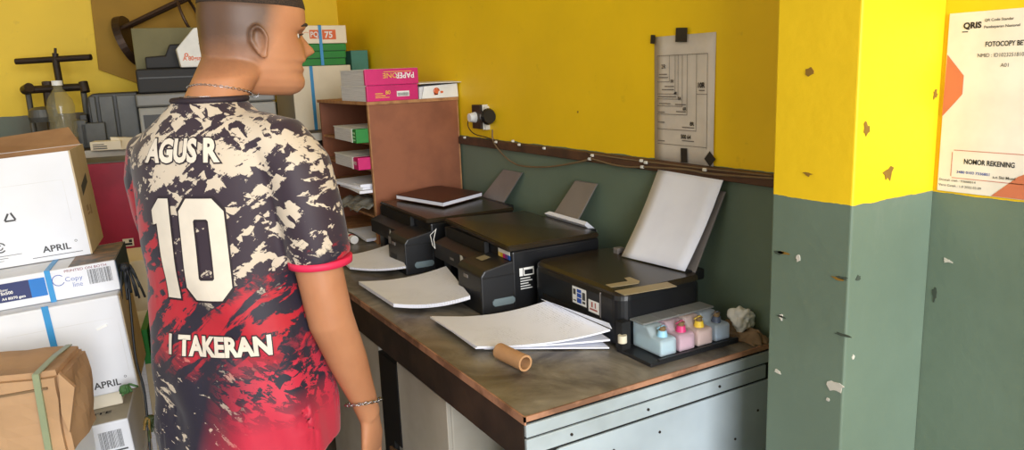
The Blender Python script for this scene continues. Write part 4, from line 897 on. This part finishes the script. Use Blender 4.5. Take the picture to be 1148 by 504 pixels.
HS = 1.08; HC = Vector((.022, .122, 1.352)); HYAW = R_(-40)   # head base (chin level), turned right
def interp(tab, z):
    for (z0, v0), (z1, v1) in zip(tab, tab[1:]):
        if z0 <= z <= z1:
            t = (z - z0) / (z1 - z0); t = t * t * (3 - 2 * t) * .5 + t * .5; return v0 + (v1 - v0) * t
    return tab[-1][1] if z > tab[-1][0] else tab[0][1]
TF = [(-.004, .070), (.004, .088), (.015, .098), (.028, .099), (.040, .093), (.050, .098), (.056, .096), (.060, .094), (.066, .100), (.076, .096), (.09, .096), (.105, .094), (.118, .091), (.130, .098), (.145, .101), (.165, .100), (.19, .090), (.21, .071), (.225, .045), (.234, .012)]
TB = [(-.004, .02), (.0, .060), (.03, .088), (.055, .096), (.085, .101), (.11, .103), (.14, .105), (.165, .104), (.19, .094), (.21, .076), (.225, .048), (.234, .012)]
TW_ = [(-.004, .028), (.004, .040), (.015, .050), (.03, .057), (.05, .063), (.07, .068), (.10, .073), (.13, .076), (.16, .076), (.185, .069), (.205, .056), (.222, .037), (.234, .010)]
hm = Matrix.Translation(HC) @ Matrix.Rotation(HYAW, 4, 'Z') @ Matrix.Rotation(R_(-4), 4, 'X') @ Matrix.Scale(HS, 4)
def head_rings(z0, z1, n, off=0, nseg=72):
    rings = []
    for i in range(n + 1):
        z = z0 + (z1 - z0) * i / n; F, B, Wd = interp(TF, z), interp(TB, z), interp(TW_, z); ring = []
        for k in range(nseg):
            t = 2 * math.pi * k / nseg; cx, sy = math.cos(t), math.sin(t); ex = 2.25
            x = math.copysign(abs(cx) ** (2 / ex), cx) * (Wd + off); y = math.copysign(abs(sy) ** (2 / ex), sy) * ((F if sy > 0 else B) + off)
            if sy > 0 and off == 0:
                g = lambda x0, z0_, sx, sz: math.exp(-((x - x0) / sx) ** 2 - ((z - z0_) / sz) ** 2)
                nz_ = math.exp(-(x / .0105) ** 2) * (.024 * math.exp(-((z - .086) / .012) ** 2) + .013 * math.exp(-((z - .104) / .016) ** 2) )
                al = .007 * (g(.011, .081, .007, .007) + g(-.011, .081, .007, .007))
                y += nz_ + al - .011 * (g(.031, .114, .015, .010) + g(-.031, .114, .015, .010)) + .005 * (g(.031, .113, .011, .007) + g(-.031, .113, .011, .007))
                y += .004 * (g(.030, .131, .022, .006) + g(-.030, .131, .022, .006))
                y -= .016 * g(0, .0590, .026, .0050)            # mouth line
                y += .005 * (g(.036, .07, .014, .016) + g(-.036, .07, .014, .016))   # smiling cheeks
            ring.append(Vector((x, y, z)))
        rings.append(ring)
    return rings
def body():
    m = MB()
    m.loft([[hm @ p for p in r] for r in head_rings(-.004, .234, 90)])
    # ears
    for s in (1, -1):
        c = Vector((s * .077, -.006, .098)); e = []
        rot = Matrix.Rotation(s * R_(-24), 3, 'Z') @ Matrix.Rotation(R_(10), 3, 'X')
        for k in range(22):
            t = 2 * math.pi * k / 22; ry = .0150 if math.sin(t) > -.2 else .0120
            e.append(hm @ (c + rot @ Vector((s * (.005 + .003 * math.sin(t)), math.cos(t) * ry, math.sin(t) * .026))))
        m.tube(e, .0044, 8, True)
        m.loft([[hm @ (c + rot @ p) for p in ell((-s * .002, 0, 0), .012, .026, 16, (0, 1, 0), (0, 0, 1))], [hm @ (c + rot @ p) for p in ell((s * .003, 0, 0), .012, .026, 16, (0, 1, 0), (0, 0, 1))]])
        m.loft([[hm @ (c + rot @ p) for p in ell((-s * .002, .003, -.027), .008, .008, 12, (0, 1, 0), (0, 0, 1))], [hm @ (c + rot @ p) for p in ell((s * .006, .002, -.027), .007, .007, 12, (0, 1, 0), (0, 0, 1))]])
    # neck
    def hr(_, z, rx, ry, a, off):
        X_ = Vector((math.cos(R_(a)), math.sin(R_(a)), 0)); Y_ = Vector((-math.sin(R_(a)), math.cos(R_(a)), 0))
        c = Vector((off[0], off[1], z)) if isinstance(off, tuple) else Vector((HC.x, HC.y, z)) + Y_ * off
        return ell(c, rx, ry, 32, X_, Y_)
    m.loft([ell((0, -.012, 1.24), .085, .070), ell((0, -.004, 1.30), .072, .066), ell((.002, .018, 1.345), .062, .066), hr(.046, 1.385, .060, .070, -20, (.012, .046)), hr(0, 1.43, .059, .078, -40, -.024), hr(0, 1.475, .060, .083, -40, -.018), hr(0, 1.51, .050, .072, -40, -.016)])
    # torso
    m.loft([ell((0, 0, z), a, b, p=2.3) for z, a, b in ((.72, .12, .085), (.82, .13, .09), (.92, .135, .09), (1.03, .14, .10), (1.14, .155, .105), (1.22, .150, .085), (1.27, .11, .07), (1.31, .07, .06))])
    # arms
    for s in (1, -1):
        if s > 0: j = [((.115, 0, 1.235), .04, .045), ((.160, .0, 1.225), .044, .047), ((.196, -.0, 1.14), .046, .049), ((.214, .006, 1.03), .047, .050), ((.220, .012, .965), .046, .050), ((.224, .024, .885), .046, .050), ((.230, .068, .775), .040, .044), ((.236, .108, .670), .028, .032), ((.237, .124, .625), .024, .029)]
        else: j = [((-.125, 0, 1.215), .04, .045), ((-.160, .0, 1.205), .044, .047), ((-.184, .03, 1.12), .044, .046), ((-.192, .06, 1.03), .042, .044), ((-.195, .085, .965), .040, .042), ((-.205, .13, .92), .037, .039), ((-.19, .20, .87), .030, .032), ((-.18, .25, .835), .024, .027)]
        limb(m, j)
        hand(m, j[-1][0], s)
    # legs
    for s in (1, -1):
        limb(m, [((s * .075, 0, .82), .07, .08), ((s * .080, 0, .72), .075, .084), ((s * .097, .004, .60), .070, .075), ((s * .10, .008, .45), .054, .058), ((s * .10, .0, .33), .052, .056), ((s * .10, -.005, .18), .037, .042), ((s * .10, -.005, .08), .034, .040), ((s * .10, .0, .03), .038, .045)])
        m.loft([ell((s * .10, -.05, .035), .030, .03, 16, (1, 0, 0), (0, 0, 1)), ell((s * .10, .02, .04), .038, .036, 16, (1, 0, 0), (0, 0, 1)), ell((s * .105, .10, .027), .042, .024, 16, (1, 0, 0), (0, 0, 1)), ell((s * .107, .16, .018), .034, .015, 16, (1, 0, 0), (0, 0, 1))])
    return m
def skin_mat():
    n = NT('skin')
    c = n.mix(n.ramp(n.noise(7, 4), .35, .65), lin((190, 134, 98)), lin((176, 120, 86)))
    # stubbly fade of the cropped hair, by height on the head
    cmb = n.n('ShaderNodeVectorMath', operation='ADD'); n.l(n.tc.outputs['Object'], cmb.inputs[0]); cmb.inputs[1].default_value = tuple(-HC)
    rt = n.n('ShaderNodeVectorRotate'); rt.rotation_type = 'Z_AXIS'; n.l(cmb.outputs[0], rt.inputs['Vector']); rt.inputs['Angle'].default_value = -HYAW
    v = n.sep(rt.outputs[0])
    # hair height limit rises towards the face
    f = n.math('SUBTRACT', v[2], n.math('MULTIPLY', n.math('MAXIMUM', n.math('ADD', v[1], .01), 0), 1.5))
    f = n.ramp(n.math('ADD', f, n.math('MULTIPLY', n.noise(120, 3), .016)), .042, .130)
    front = n.ramp(v[1], .062, .015)
    f = n.math('MULTIPLY', f, front)
    c = n.mix(n.math('MULTIPLY', n.math('POWER', f, .8), .85), c, lin((52, 40, 32)))
    # lips
    lp_ = n.math('MULTIPLY', n.ramp(n.math('ABSOLUTE', n.math('SUBTRACT', v[2], .060)), .013, .007), n.ramp(v[1], .083, .090))
    lp_ = n.math('MULTIPLY', lp_, n.ramp(n.math('ABSOLUTE', v[0]), .028, .022))
    c = n.mix(n.math('MULTIPLY', lp_, .6), c, lin((150, 72, 62)))
    n.color(c); b = n.b; b.inputs['Roughness'].default_value = .48; b.inputs['Subsurface Weight'].default_value = .12
    b.inputs['Subsurface Radius'].default_value = (.012, .005, .003); b.inputs['Subsurface Scale'].default_value = .5
    n.bump(n.noise(260, 3), .12, .0006); return n.m
bd = remeshed(body(), 'body', skin_mat(), .0034, 7, pe)

# hair cap
hb = MB(); HR = head_rings(.115, .236, 30, off=.004)
hr_ = []
for r in HR:
    rr = []
    for p in r:
        lim = .128 + max(0, p.y + .02) * .62
        q = p.copy(); 
        if p.y > .055: lim = .180
        q.z = max(p.z, lim) if p.z < lim else p.z
        rr.append(q)
    hr_.append(rr)
keep = []
for r in head_rings(.165, .2345, 30, off=.0004):
    keep.append([hm @ (p + Vector((p.x, p.y, 0)).normalized() * (.0035 * min(1, (p.z - .165) * 60)) + Vector((0, 0, .002))) for p in r])
n_h = NT('cropped_hair'); n_h.color(n_h.mix(n_h.ramp(n_h.noise(500, 2), .4, .6), lin((34, 26, 21)), lin((70, 54, 42)))); n_h.b.inputs['Roughness'].default_value = .85; n_h.bump(n_h.noise(700, 2), .8, .002)
hair = MB().loft(keep).build('hair', n_h.m, pe, smooth=True)
# eyes, eyelashes, teeth
for s in (1, -1):
    c = hm @ Vector((s * .031, .071, .113)); e = MB(); bmesh.ops.create_uvsphere(e.bm, u_segments=20, v_segments=14, radius=.0115); e.build('eye', m_white, pe, smooth=True, loc=c)
    c2 = hm @ Vector((s * .031, .0795, .113)); e = MB(); bmesh.ops.create_uvsphere(e.bm, u_segments=14, v_segments=10, radius=.0045); e.build('iris', m_iron, pe, smooth=True, loc=c2)
    MB().tube([hm @ Vector((s * x, y, z)) for x, y, z in ((.018, .085, .117), (.026, .0895, .1185), (.036, .088, .118), (.045, .080, .115))], .0015, 6).build('eyelash', n_h.m, pe)
    MB().tube([hm @ Vector((s * x, y, z)) for x, y, z in ((.014, .097, .133), (.026, .0985, .137), (.038, .094, .137), (.050, .082, .132))], [.002, .0034, .003, .0015], 6).build('eyebrow', n_h.m, pe)
MB().loft([[hm @ p for p in ell((0, .066, .0570), .023, .0235, 20)], [hm @ p for p in ell((0, .066, .0620), .023, .024, 20)]]).build('teeth', m_white, pe)

# shirt
def shirt_mat():
    n = NT('printed_football_shirt')
    v = n.sep()
    # angular shards and brush strokes
    warp = n.n('ShaderNodeTexNoise'); warp.inputs['Scale'].default_value = 16; n.l(n.tc.outputs['Object'], warp.inputs['Vector'])
    wv = n.n('ShaderNodeVectorMath', operation='MULTIPLY_ADD'); n.l(warp.outputs['Color'], wv.inputs[0]); wv.inputs[1].default_value = (.035,) * 3; n.l(n.tc.outputs['Object'], wv.inputs[2])
    def shards(scale, ang, k):
        vec = n.mapping(scale, vec=n.mapping((1, 1, 1), (0, R_(ang), 0), vec=wv.outputs[0]))
        vo = n.n('ShaderNodeTexVoronoi'); vo.inputs['Scale'].default_value = k; n.l(vec, vo.inputs['Vector']); return n.sep(vo.outputs['Color'])[0]
    s1 = n.noise(1.0, 6, vec=n.mapping((7, 14, 30), vec=n.mapping((1, 1, 1), (0, R_(38), 0))), rough=.62, dist=.5)
    s2 = n.noise(1.0, 5, vec=n.mapping((24, 34, 60), vec=n.mapping((1, 1, 1), (0, R_(-30), 0))), rough=.7, dist=.6)
    cell = shards((1, 1.4, 2.6), -30, 30)
    cell2 = shards((1, 1.4, 3.2), 40, 20)
    dark, cream = lin((46, 32, 46)), lin((200, 186, 168))
    red, pink, navy = lin((176, 22, 42)), lin((190, 34, 62)), lin((27, 22, 42))
    spl = n.math('ADD', n.math('MULTIPLY', s1, .62), n.math('ADD', n.math('MULTIPLY', s2, .22), n.math('ADD', n.math('MULTIPLY', cell, .11), n.math('MULTIPLY', cell2, .05))))
    thr = n.math('ADD', spl, n.math('MULTIPLY', n.math('ADD', n.math('SUBTRACT', v[2], 1.12), n.math('MULTIPLY', v[0], .25)), .22)); top = n.mix(n.ramp(thr, .546, .554), dark, cream)
    redz = n.mix(n.ramp(n.math('ADD', s1, n.math('MULTIPLY', cell, .10)), .545, .565), red, navy)
    # red zone: left side of the back, below the shoulder
    side = n.math('ADD', n.math('MULTIPLY', v[0], -1.0), n.math('MULTIPLY', n.math('SUBTRACT', 1.20, v[2]), .66))   # grows to the left and down
    side = n.math('ADD', side, n.math('MULTIPLY', n.math('SUBTRACT', s1, .5), .16))
    c = n.mix(n.ramp(side, .132, .145), top, redz)
    # lower part: navy with sparse cream specks at left, pink-red at right
    low = n.math('ADD', v[2], n.math('MULTIPLY', n.math('SUBTRACT', s2, .5), .18))
    lowc = n.mix(n.ramp(n.math('ADD', s2, n.math('MULTIPLY', cell, .22)), .74, .745), navy, cream)
    c = n.mix(n.ramp(n.math('SUBTRACT', low, n.math('MULTIPLY', v[0], .45)), .935, .905), c, n.mix(n.ramp(s1, .47, .50), red, navy))
    lowmix = n.ramp(n.math('ADD', n.math('ADD', v[0], n.math('MULTIPLY', v[1], .5)), n.math('MULTIPLY', n.math('SUBTRACT', .80, v[2]), .35)), -.03, .09)
    lowc2 = n.mix(lowmix, lowc, n.mix(n.ramp(n.math('ADD', s2, n.math('MULTIPLY', cell, .2)), .57, .60), pink, n.mix(n.ramp(v[2], .68, .76), pink, navy)))
    c = n.mix(n.ramp(low, .865, .80), c, lowc2)
    n.color(c); n.b.inputs['Roughness'].default_value = .62; n.b.inputs['Sheen Weight'].default_value = .15
    n.bump(n.noise(900, 1), .12, .0005); return n.m
m_shirt = shirt_mat()
def shirt():
    m = MB()
    m.loft([ell((cx, cy, z), a, b, 48, p=2.35) for z, a, b, cx, cy in (
        (.600, .202, .146, .004, .0), (.70, .198, .144, .004, 0), (.80, .190, .138, .002, 0), (.90, .180, .130, .0, 0), (1.0, .174, .126, 0, 0), (1.10, .178, .126, 0, 0),
        (1.17, .182, .122, 0, -.002), (1.22, .184, .114, 0, -.004), (1.255, .174, .102, 0, -.006), (1.285, .148, .090, 0, -.006), (1.31, .112, .080, 0, -.004), (1.330, .084, .074, 0, .0), (1.342, .073, .070, 0, .003))])
    limb(m, [((.05, 0, 1.285), .040, .070), ((.105, 0, 1.272), .050, .072), ((.155, 0, 1.255), .060, .072), ((.192, .0, 1.205), .064, .072), ((.210, .002, 1.12), .062, .070), ((.218, .006, 1.06), .061, .070), ((.222, .010, 1.018), .061, .070)], 36)
    limb(m, [((-.105, 0, 1.245), .055, .070), ((-.150, 0, 1.232), .060, .070), ((-.178, .014, 1.18), .060, .068), ((-.190, .035, 1.11), .058, .066), ((-.196, .058, 1.04), .058, .066), ((-.196, .068, 1.012), .058, .066)], 36)
    return m
sh = remeshed(shirt(), 'shirt', m_shirt, .0055, 8, pe)
for v in sh.data.vertices:      # folds and drape
    c = v.co; nrm = v.normal
    f = .0045 * math.sin((c.z * 26) + c.x * 18 + 3 * noise.noise(c * 5)) * max(0, min(1, (1.12 - c.z) * 4)) + .006 * noise.noise(Vector((c.x * 9, c.y * 9, c.z * 5))) 
    if c.z < .95: f += .005 * math.sin(math.atan2(c.y, c.x) * 9 + c.z * 6) * min(1, (.95 - c.z) * 4)
    v.co = c + nrm * f
sh.data.update()
bvh = BVHTree.FromPolygons([v.co for v in sh.data.vertices], [tuple(p.vertices) for p in sh.data.polygons])
def on_shirt(name, bmx, x0, z0, mat, lift, slope=0, maxlen=.008):
    bmesh.ops.triangulate(bmx, faces=bmx.faces)
    for _ in range(6):
        es = [e for e in bmx.edges if e.calc_length() > maxlen]
        if not es: break
        bmesh.ops.subdivide_edges(bmx, edges=es, cuts=1); bmesh.ops.triangulate(bmx, faces=bmx.faces)
    for v in bmx.verts:
        x = x0 + v.co.x; z = z0 + v.co.y + slope * v.co.x
        # wrap: x is arc length around the back
        ang = x / .20; o = Vector((.02 + math.sin(ang) * .5 * 1.0, -.5 * math.cos(ang), z)); d = Vector((-math.sin(ang), math.cos(ang), 0))
        o = Vector((0, .05, z)) - d * .5
        hit, nn, _, _ = bvh.ray_cast(o, d)
        v.co = (hit + nn * lift) if hit else Vector((x, -.14, z))
    me = bpy.data.meshes.new(name); bmx.to_mesh(me); bmx.free(); me.materials.append(mat)
    ob = bpy.data.objects.new(name, me); col.objects.link(ob); ob.parent = sh; return ob
m_num = M('number_print', (222, 212, 198), .5); m_numo = M('number_outline', (36, 24, 34), .6)
def poly_bm(polys):
    b = bmesh.new()
    for p in polys: b.faces.new([b.verts.new((x, y, 0)) for x, y in p])
    return b
def put_text(t, x, z, h, bold, sx, slope=0):
    on_shirt('lettering_outline', text_bm(t, h / .7, (bold + .09) * h, sx), x, z, m_numo, .0012, slope)
    on_shirt('lettering', text_bm(t, h / .7, (bold + .02) * h, sx), x, z, m_num, .0022, slope)
BX = .02
put_text('AGUS R', BX - .100, 1.232, .041, .045, .93)
put_text('1 TAKERAN', BX - .088, .846, .038, .045, .84)
def scaled(b): bmesh.ops.scale(b, vec=(.84, .96, 1), verts=b.verts); return b
def digits(g):
    one = [[(-.115 - g, 0 - g), (-.070 + g, 0 - g), (-.070 + g, .21 + g), (-.100, .21 + g), (-.128 - g, .185), (-.128 - g, .155 - g), (-.115 - g, .158 - g)]]
    X0, X1, w_, H_ = -.040, .085, .042, .21; c = .026
    Z = []
    out = [(X0 + c, 0), (X1 - c, 0), (X1, c), (X1, H_ - c), (X1 - c, H_), (X0 + c, H_), (X0, H_ - c), (X0, c)]
    inn = [(X0 + w_ + .004, w_), (X1 - w_ - .004, w_), (X1 - w_, w_ + .004), (X1 - w_, H_ - w_ - .004), (X1 - w_ - .004, H_ - w_), (X0 + w_ + .004, H_ - w_), (X0 + w_, H_ - w_ - .004), (X0 + w_, w_ + .004)]
    cx, cy = (X0 + X1) / 2, H_ / 2
    gr = lambda P, s: [(x + (s if x > cx else -s), y + (s if y > cy else -s)) for x, y in P]
    O_, I_ = gr(out, g), gr(inn, -g)
    for k in range(8): Z.append([O_[k], O_[(k + 1) % 8], I_[(k + 1) % 8], I_[k]])
    return one + Z
for part in (slice(0, 1), slice(1, 9)):
    on_shirt('digit_outline', scaled(poly_bm(digits(.005)[part])), BX + .018, .960, m_numo, .0012)
    on_shirt('digit', scaled(poly_bm(digits(0)[part])), BX + .018, .960, m_num, .0022)
# cuffs and collar
for s_, c, rx, ry in ((1, (.222, .010, 1.015), .0600, .0690), (-1, (-.196, .068, 1.009), .057, .065)):
    c = Vector(c); MB().loft([ell(c + Vector((0, 0, dz)), rx + dr, ry + dr, 40) for dz, dr in ((-.007, -.002), (-.007, .0012), (.006, .0018), (.007, -.002))]).build('cuff', M('pink_cuff', (226, 40, 84), .6), sh, smooth=True)
MB().tube(ell((0, .003, 1.344), .0715, .0690, 40), .0065, 8, True).build('collar', M('dark_collar', (40, 28, 40), .7), sh, smooth=True)
# trousers
def trousers():
    m = MB()
    m.loft([ell((0, 0, z), a, b, 36, p=2.3) for z, a, b in ((.60, .165, .115), (.70, .160, .112), (.80, .150, .105), (.86, .140, .095))])
    for s in (1, -1): limb(m, [((s * .080, 0, .76), .078, .092), ((s * .084, 0, .66), .084, .096), ((s * .10, .004, .50), .078, .085), ((s * .105, .004, .30), .07, .076), ((s * .107, .0, .09), .064, .072)], 28)
    return m
tr = remeshed(trousers(), 'trousers', M('black_trousers', (24, 22, 26), .8, bump=.2, bs=200), .007, 4, pe)
# necklace and bracelet
def chain(P, r, name):
    m = MB()
    n = len(P)
    for k in range(n):
        a, b = P[k], P[(k + 1) % n]; c = (a + b) / 2; d = (b - a).normalized(); e = Vector((0, 0, 1)) if k % 2 else d.cross(Vector((0, 0, 1)))
        e = (e - d * e.dot(d)).normalized(); L2 = (b - a).length * .62
        m.tube([c + d * math.cos(t) * L2 + e * math.sin(t) * L2 * .6 for t in [2 * math.pi * i / 8 for i in range(8)]], r, 5, True)
    return m.build(name, m_silver, pe, smooth=True)
nbv = BVHTree.FromPolygons([v.co for v in bd.data.vertices], [tuple(p.vertices) for p in bd.data.polygons])
def around(cx, cy, z, n, tilt=0, lift=.002, ztilt=0):
    out = []
    for k in range(n):
        t = 2 * math.pi * k / n; d = Vector((-math.cos(t), -math.sin(t), 0)); o = Vector((cx, cy, z + tilt * math.sin(t) + ztilt * math.cos(t))) - d * .12
        hit, nn, _, _ = nbv.ray_cast(o, d); out.append((hit + nn * lift) if hit else o + d * .06)
    return out
chain(around(.004, .016, 1.362, 64, -.012), .0007, 'necklace')
chain([Vector((  .236 + .038 * math.cos(t), .106 + .044 * math.sin(t), .664 + .008 * math.cos(t) - .012 * math.sin(t))) for t in [2 * math.pi * k / 34 for k in range(34)]], .0014, 'bracelet')
